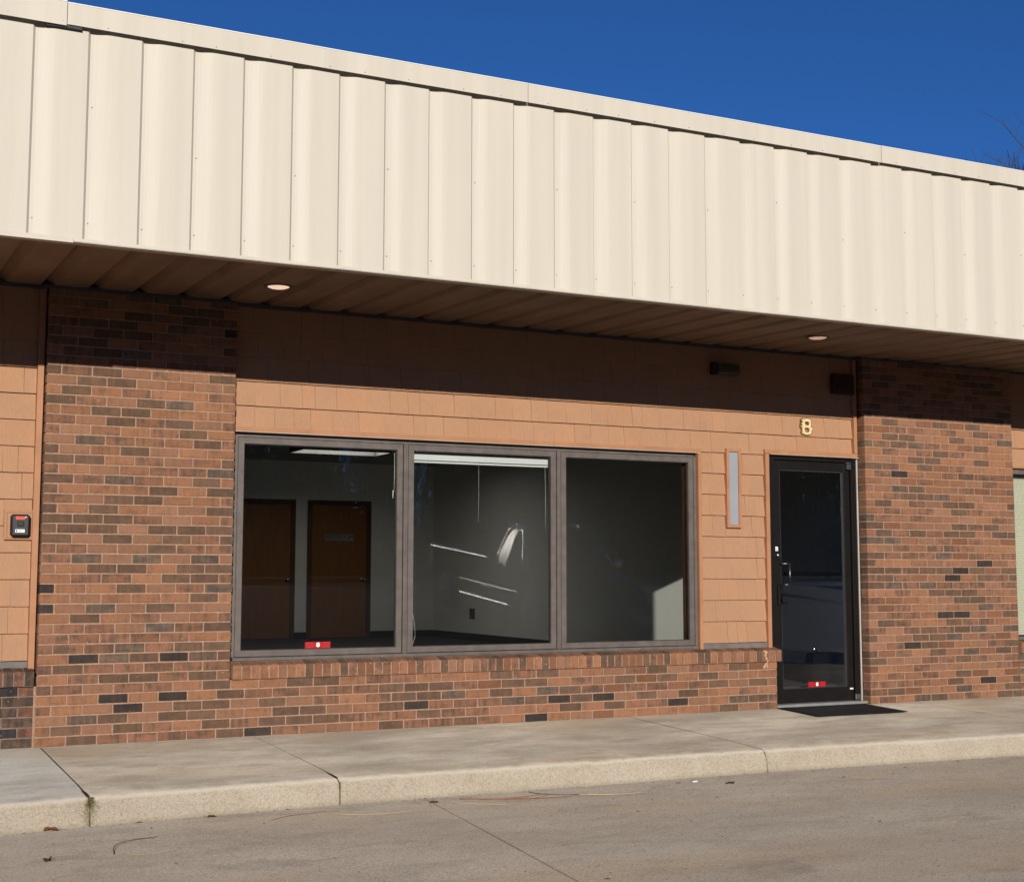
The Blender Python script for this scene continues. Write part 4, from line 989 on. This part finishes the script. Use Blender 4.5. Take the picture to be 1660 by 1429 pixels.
# ------------------------------------------------------------------ the far side of the lot, seen only mirrored in the panes
m_ = MB(); rr = random.Random(9)
for k in range(260):
    x = -25+115*(k+rr.random())/260; y = -(48+18*((k*.618) % 1)); h = rr.uniform(6.8, 8.2)*(1+(-y-46)*.011); z0 = 1.0
    m_.tube([(x, y, z0), (x+rr.uniform(-.3, .3), y, z0+h*.5), (x+rr.uniform(-.6, .6), y, z0+h*.97)], [.17, .12, .03], 5, 1, False)
    ev = rr.random() < .5; nq = 800 if ev else 420
    for q in range(nq):
        t_ = rr.random(); zz = h*(.12+.88*t_) if ev else h*(.3+.7*t_); rad = (1-t_)*2.1+.3 if ev else 1.9*math.sin(math.pi*(.15+.8*t_))+.3
        a = rr.uniform(0, 6.28); r_ = rad*math.sqrt(rr.random()); px, py, pz = x+r_*math.cos(a), y+r_*math.sin(a), z0+zz
        s_ = rr.uniform(.07, .22) if ev else rr.uniform(.05, .16); u = Vector((rr.gauss(0, 1), rr.gauss(0, 1), rr.gauss(0, 1))).normalized()*s_; v = u.orthogonal().normalized()*s_*(.7 if ev else .25)
        P = Vector((px, py, pz)); m_.add([P-u-v, P+u-v, P+u+v, P-u+v], [(0, 1, 2, 3)], 0 if ev else 1)
me = bpy.data.meshes.new('woodland'); me.from_pydata(m_.v, [], m_.f); me.materials.append(mat('evergreen', (.025, .035, .018), .9, var=.3)); me.materials.append(barkm)
me.polygons.foreach_set('material_index', m_.m); me.update()
tag(link('woodland', me), kind='stuff')
# undergrowth bank
sheet('hedge_bank', [(-80, -58, 1.0), (130, -58, 1.0), (130, -66, 4.2), (-80, -66, 4.2)], earth)

# pickup coming down the drive towards the lot
paint = mat('black_paint', (.008, .008, .009), .12, spec=.6, var=.05); tg = glass_mat('truck_glass', (.25, .27, .28), 1.5); tyre = mat('tyre', (.012, .012, .012), .85)
tk = thing('pickup_truck', 'black pickup truck standing on the drive, mirrored in the middle pane', 'pickup truck', (10.2, -15.5, 0))
m_ = MB()
def hull(mb, secs, mi=0):
    """secs: list of (x, [ (y,z) ... ]) closed sections"""
    n = len(secs[0][1]); vs = [(x, y, z) for x, s in secs for y, z in s]
    fs = [(i*n+j, i*n+(j+1) % n, (i+1)*n+(j+1) % n, (i+1)*n+j) for i in range(len(secs)-1) for j in range(n)]+[tuple(range(n)), tuple((len(secs)-1)*n+j for j in range(n))]
    mb.add(vs, fs, mi, False)
def sec(w, z0, z1, r_=.08, tap=0): return [(-w, z0+r_), (-w+r_, z0), (w-r_, z0), (w, z0+r_), (w, (z0+z1)/2), (w-tap, z1-r_), (w-tap-r_, z1), (-w+tap+r_, z1), (-w+tap, z1-r_), (-w, (z0+z1)/2)]
# x forward; rear bumper at -2.9, nose at 2.9
bd = MB(); hull(bd, [(-.05, sec(.97, .42, 1.12, tap=.04)), (1.1, sec(.98, .42, 1.14, tap=.05)), (1.9, sec(.98, .45, 1.14, .1, .06)), (2.6, sec(.96, .45, 1.08, .12, .08)), (2.85, sec(.88, .48, 1.0, .14, .1))])
for s_ in (-1, 1): bd.box(-2.75, -.06, s_*.97, s_*.86, .50, 1.22, 0, .03)
bd.box(-2.78, -2.70, -.96, .96, .50, 1.20, 0, .02); bd.box(-2.70, -.06, -.86, .86, .62, .68); bd.box(-.12, -.02, -.86, .86, .62, 1.2)
bo = bd.build('body', paint, tk)
cb = MB(); hull(cb, [(-.02, sec(.93, 1.10, 1.14, .01)), (-.0, sec(.93, 1.12, 1.60, .06, .16))][:1]+[(0, sec(.94, 1.10, 1.15, .02))])
pil = MB()
def bar(mb, a, b, r_): mb.tube([a, b], r_, 6)
for s_ in (-1, 1):
    bar(pil, (.0, s_*.865, 1.12), (.19, s_*.675, 1.84), .035); bar(pil, (.62, s_*.915, 1.12), (.71, s_*.71, 1.86), .022); bar(pil, (1.55, s_*.92, 1.12), (1.0, s_*.72, 1.84), .035)
pil.box(.15, 1.05, -.72, .72, 1.83, 1.90, 0, .03); pil.build('cab', paint, tk)
tg2 = glass_mat('glare_truck_glass', (.25, .27, .28), 1.5, .15)  # roughness spreads the sun glare across the rear side pane
[n for n in tg2.node_tree.nodes if n.type == 'BSDF_GLOSSY'][0].inputs[0].default_value = (.035, .035, .035, 1)  # reflection darkened to tone that glare down
for s_ in (-1, 1):
    gl = MB(); vs = []
    for i in range(5):                  # rear side window, leaning in and turned back to throw sun glare
        x = .08+.52*i/4
        for j in range(5):
            z = 1.15+.68*j/4; t = j/4; x += (.17-.10*i/4)*t; y = .876+.088*(x-.08)-.290*(z-1.15)+.0008*math.sin(i*.8)*math.sin(j*.8)
            vs.append((x, s_*y, z))
    gl.add(vs, [(i*5+j, i*5+j+1, (i+1)*5+j+1, (i+1)*5+j) for i in range(4) for j in range(4)], 0, True); gl.build('rear_side_glass', tg2, tk)
    gl = MB(); gl.add([(.68, s_*.905, 1.15), (1.5, s_*.91, 1.15), (1.0, s_*.715, 1.83), (.76, s_*.71, 1.83)], [(0, 1, 2, 3)]); gl.build('side_glass', tg, tk)
gl = MB(); gl.add([(.02, -.9, 1.15), (.02, .9, 1.15), (.22, .77, 1.83), (.22, -.77, 1.83)], [(0, 1, 2, 3)]); gl.build('rear_glass', tg, tk)
gl = MB(); gl.add([(1.56, -.9, 1.13), (1.56, .9, 1.13), (1.02, .77, 1.84), (1.02, -.77, 1.84)], [(0, 1, 2, 3)]); gl.build('windscreen', tg, tk)
satin = mat('glint_trim', (.85, .85, .85), .21, metal=1.0, var=.02)
def strip_x(nm, x0, x1, y, z, h_, s_):  # added strip, outer face tilted to throw a sun glint
    q = MB(); q.prism([(s_*y, z-h_/2), (s_*(y-.29*h_), z+h_/2), (s_*(y-.06), z+h_/2), (s_*(y-.06), z-h_/2)], 0, x0, x1); return q.build(nm, satin, tk)
for s_ in (-1, 1):
    strip_x('bed_rail_glint', -2.72, -.1, .995, 1.225, .017, s_); strip_x('moulding_glint', -1.2, 1.3, 1.012, .70, .009, s_); strip_x('step_glint', -1.0, 1.15, 1.115, .44, .022, s_)
    strip_x('sill_glint', .04, .6, .925, 1.13, .02, s_); strip_x('gutter_glint', .3, .95, .745, 1.86, .02, s_)
    q = MB(); P_ = [(.06, 1.15), (.30, 1.80), (.62, 1.855), (.98, 1.83), (1.20, 1.56), (1.42, 1.16)]; vs = []
    for k_, (x_, z_) in enumerate(P_):       # side window surround, laid at the angle that glints in the sun
        w_ = .011; nx_, nz_ = ((-.9, .3), (-.7, .7), (0, 1), (.5, .8), (.8, .5), (.9, .3))[k_]
        for e_ in (-1, 1):
            xx, zz = x_+nx_*w_*e_, z_+nz_*w_*e_; yy = .895+.088*(xx-.08)-.29*(zz-1.15)
            vs += [(xx, s_*yy, zz), (xx, s_*(yy-.012), zz)]
    q.add(vs, [f for k_ in range(5) for f in ((4*k_, 4*k_+2, 4*k_+6, 4*k_+4), (4*k_, 4*k_+1, 4*k_+5, 4*k_+4), (4*k_+2, 4*k_+3, 4*k_+7, 4*k_+6), (4*k_+1, 4*k_+3, 4*k_+7, 4*k_+5))]); q.build('glint_surround', satin, tk)
    q = MB(); q.tube([(-2.74, s_*.93, 1.235), (-.08, s_*.93, 1.235)], .048, 10); q.build('bed_rail', chrome, tk)  # chrome tubes from here on thickened for stronger sun glints
    q = MB(); q.tube([(-1.05, s_*1.02, .40), (1.2, s_*1.02, .40)], .085, 12); q.build('running_board', chrome, tk)
    q = MB(); q.tube([(-1.2, s_*.99, .66), (1.3, s_*.99, .66)], .034, 10); q.build('side_moulding', chrome, tk)
    q = MB(); q.tube([(.02, s_*.95, 1.135), (1.5, s_*.945, 1.135)], .03, 10); q.tube([(1.55, s_*.94, 1.15), (1.3, s_*.85, 1.5), (1.05, s_*.76, 1.82), (.95, s_*.745, 1.87), (.7, s_*.74, 1.88), (.3, s_*.735, 1.87)], .04, 12); q.build('window_moulding', chrome, tk)
    q = MB(); q.tube([(.2, s_*.69, 1.91), (1.1, s_*.69, 1.91)], .03, 10); q.build('roof_rail_glint', chrome, tk)  # rail added for its sun glint along the roof
    for nm_, (dx_, dy_, dz_, dr_) in (('fuel_door_glint', (-1.35, .97, 1.0, .07)), ('door_handle', (.35, .985, 1.0, .05)), ('tail_glint', (-2.6, .975, .75, .05)), ('moulding_dome_glint', (-.6, 1.0, .66, .06)), ('moulding_dome_glint', (.3, 1.0, .66, .06))):  # chrome domes added as small point glints
        q = MB(); n_ = 10; q.tube([(dx_, s_*(dy_-.01+dr_*.8*math.sin(a_*math.pi/10)), dz_) for a_ in range(6)], [max(.002, dr_*math.cos(a_*math.pi/10)) for a_ in range(6)], 14); q.build(nm_, chrome, tk)
    q = MB(); q.box(-2.80, -2.70, s_*.975, s_*.80, .80, 1.15, 0, .02); q.build('tail_light', red_l, tk)
    q = MB(); q.box(1.35, 1.5, s_*1.0, s_*1.2, 1.15, 1.35, 0, .04); q.build('mirror', chrome, tk)
    q = MB(); q.box(.55, .70, s_*.985, s_*1.01, .98, 1.01, 0, .005); q.build('door_handle', chrome, tk)
    for x in (-1.85, 1.85):
        q = MB(); n = 28; q.tube([(x, s_*.99, .38), (x, s_*.74, .38)], .38, n); w = q.build('wheel', tyre, tk)
        q = MB(); q.tube([(x, s_*1.0, .38), (x, s_*.96, .38)], .22, 16)
        for k in range(6):
            a = k*math.pi/3; q.tube([(x, s_*1.005, .38), (x+.2*math.cos(a), s_*1.005, .38+.2*math.sin(a))], .025, 5)
        q.tube([(x, s_*(.99+.10*math.sin(a_*math.pi/10)), .38) for a_ in range(6)], [max(.002, .12*math.cos(a_*math.pi/10)) for a_ in range(6)], 14)  # domed hub, rounded to give a point glint
        q.build('rim', chrome, w)
q = MB(); q.box(-2.95, -2.80, -.95, .95, .50, .68, 0, .04); q.build('bumper', chrome, tk)
q = MB(); q.box(2.80, 2.98, -.95, .95, .48, .68, 0, .04); q.build('bumper', chrome, tk)
hd = Vector((.02, 1.0, 0)).normalized(); slope = math.atan((1.05/9.5)*hd.y)
tk.rotation_euler = (0, slope, math.atan2(hd.y, hd.x)); py = -14.8
tk.location = (11.42, py, -.21+(JY-py)*(1.05/9.5)+.0)
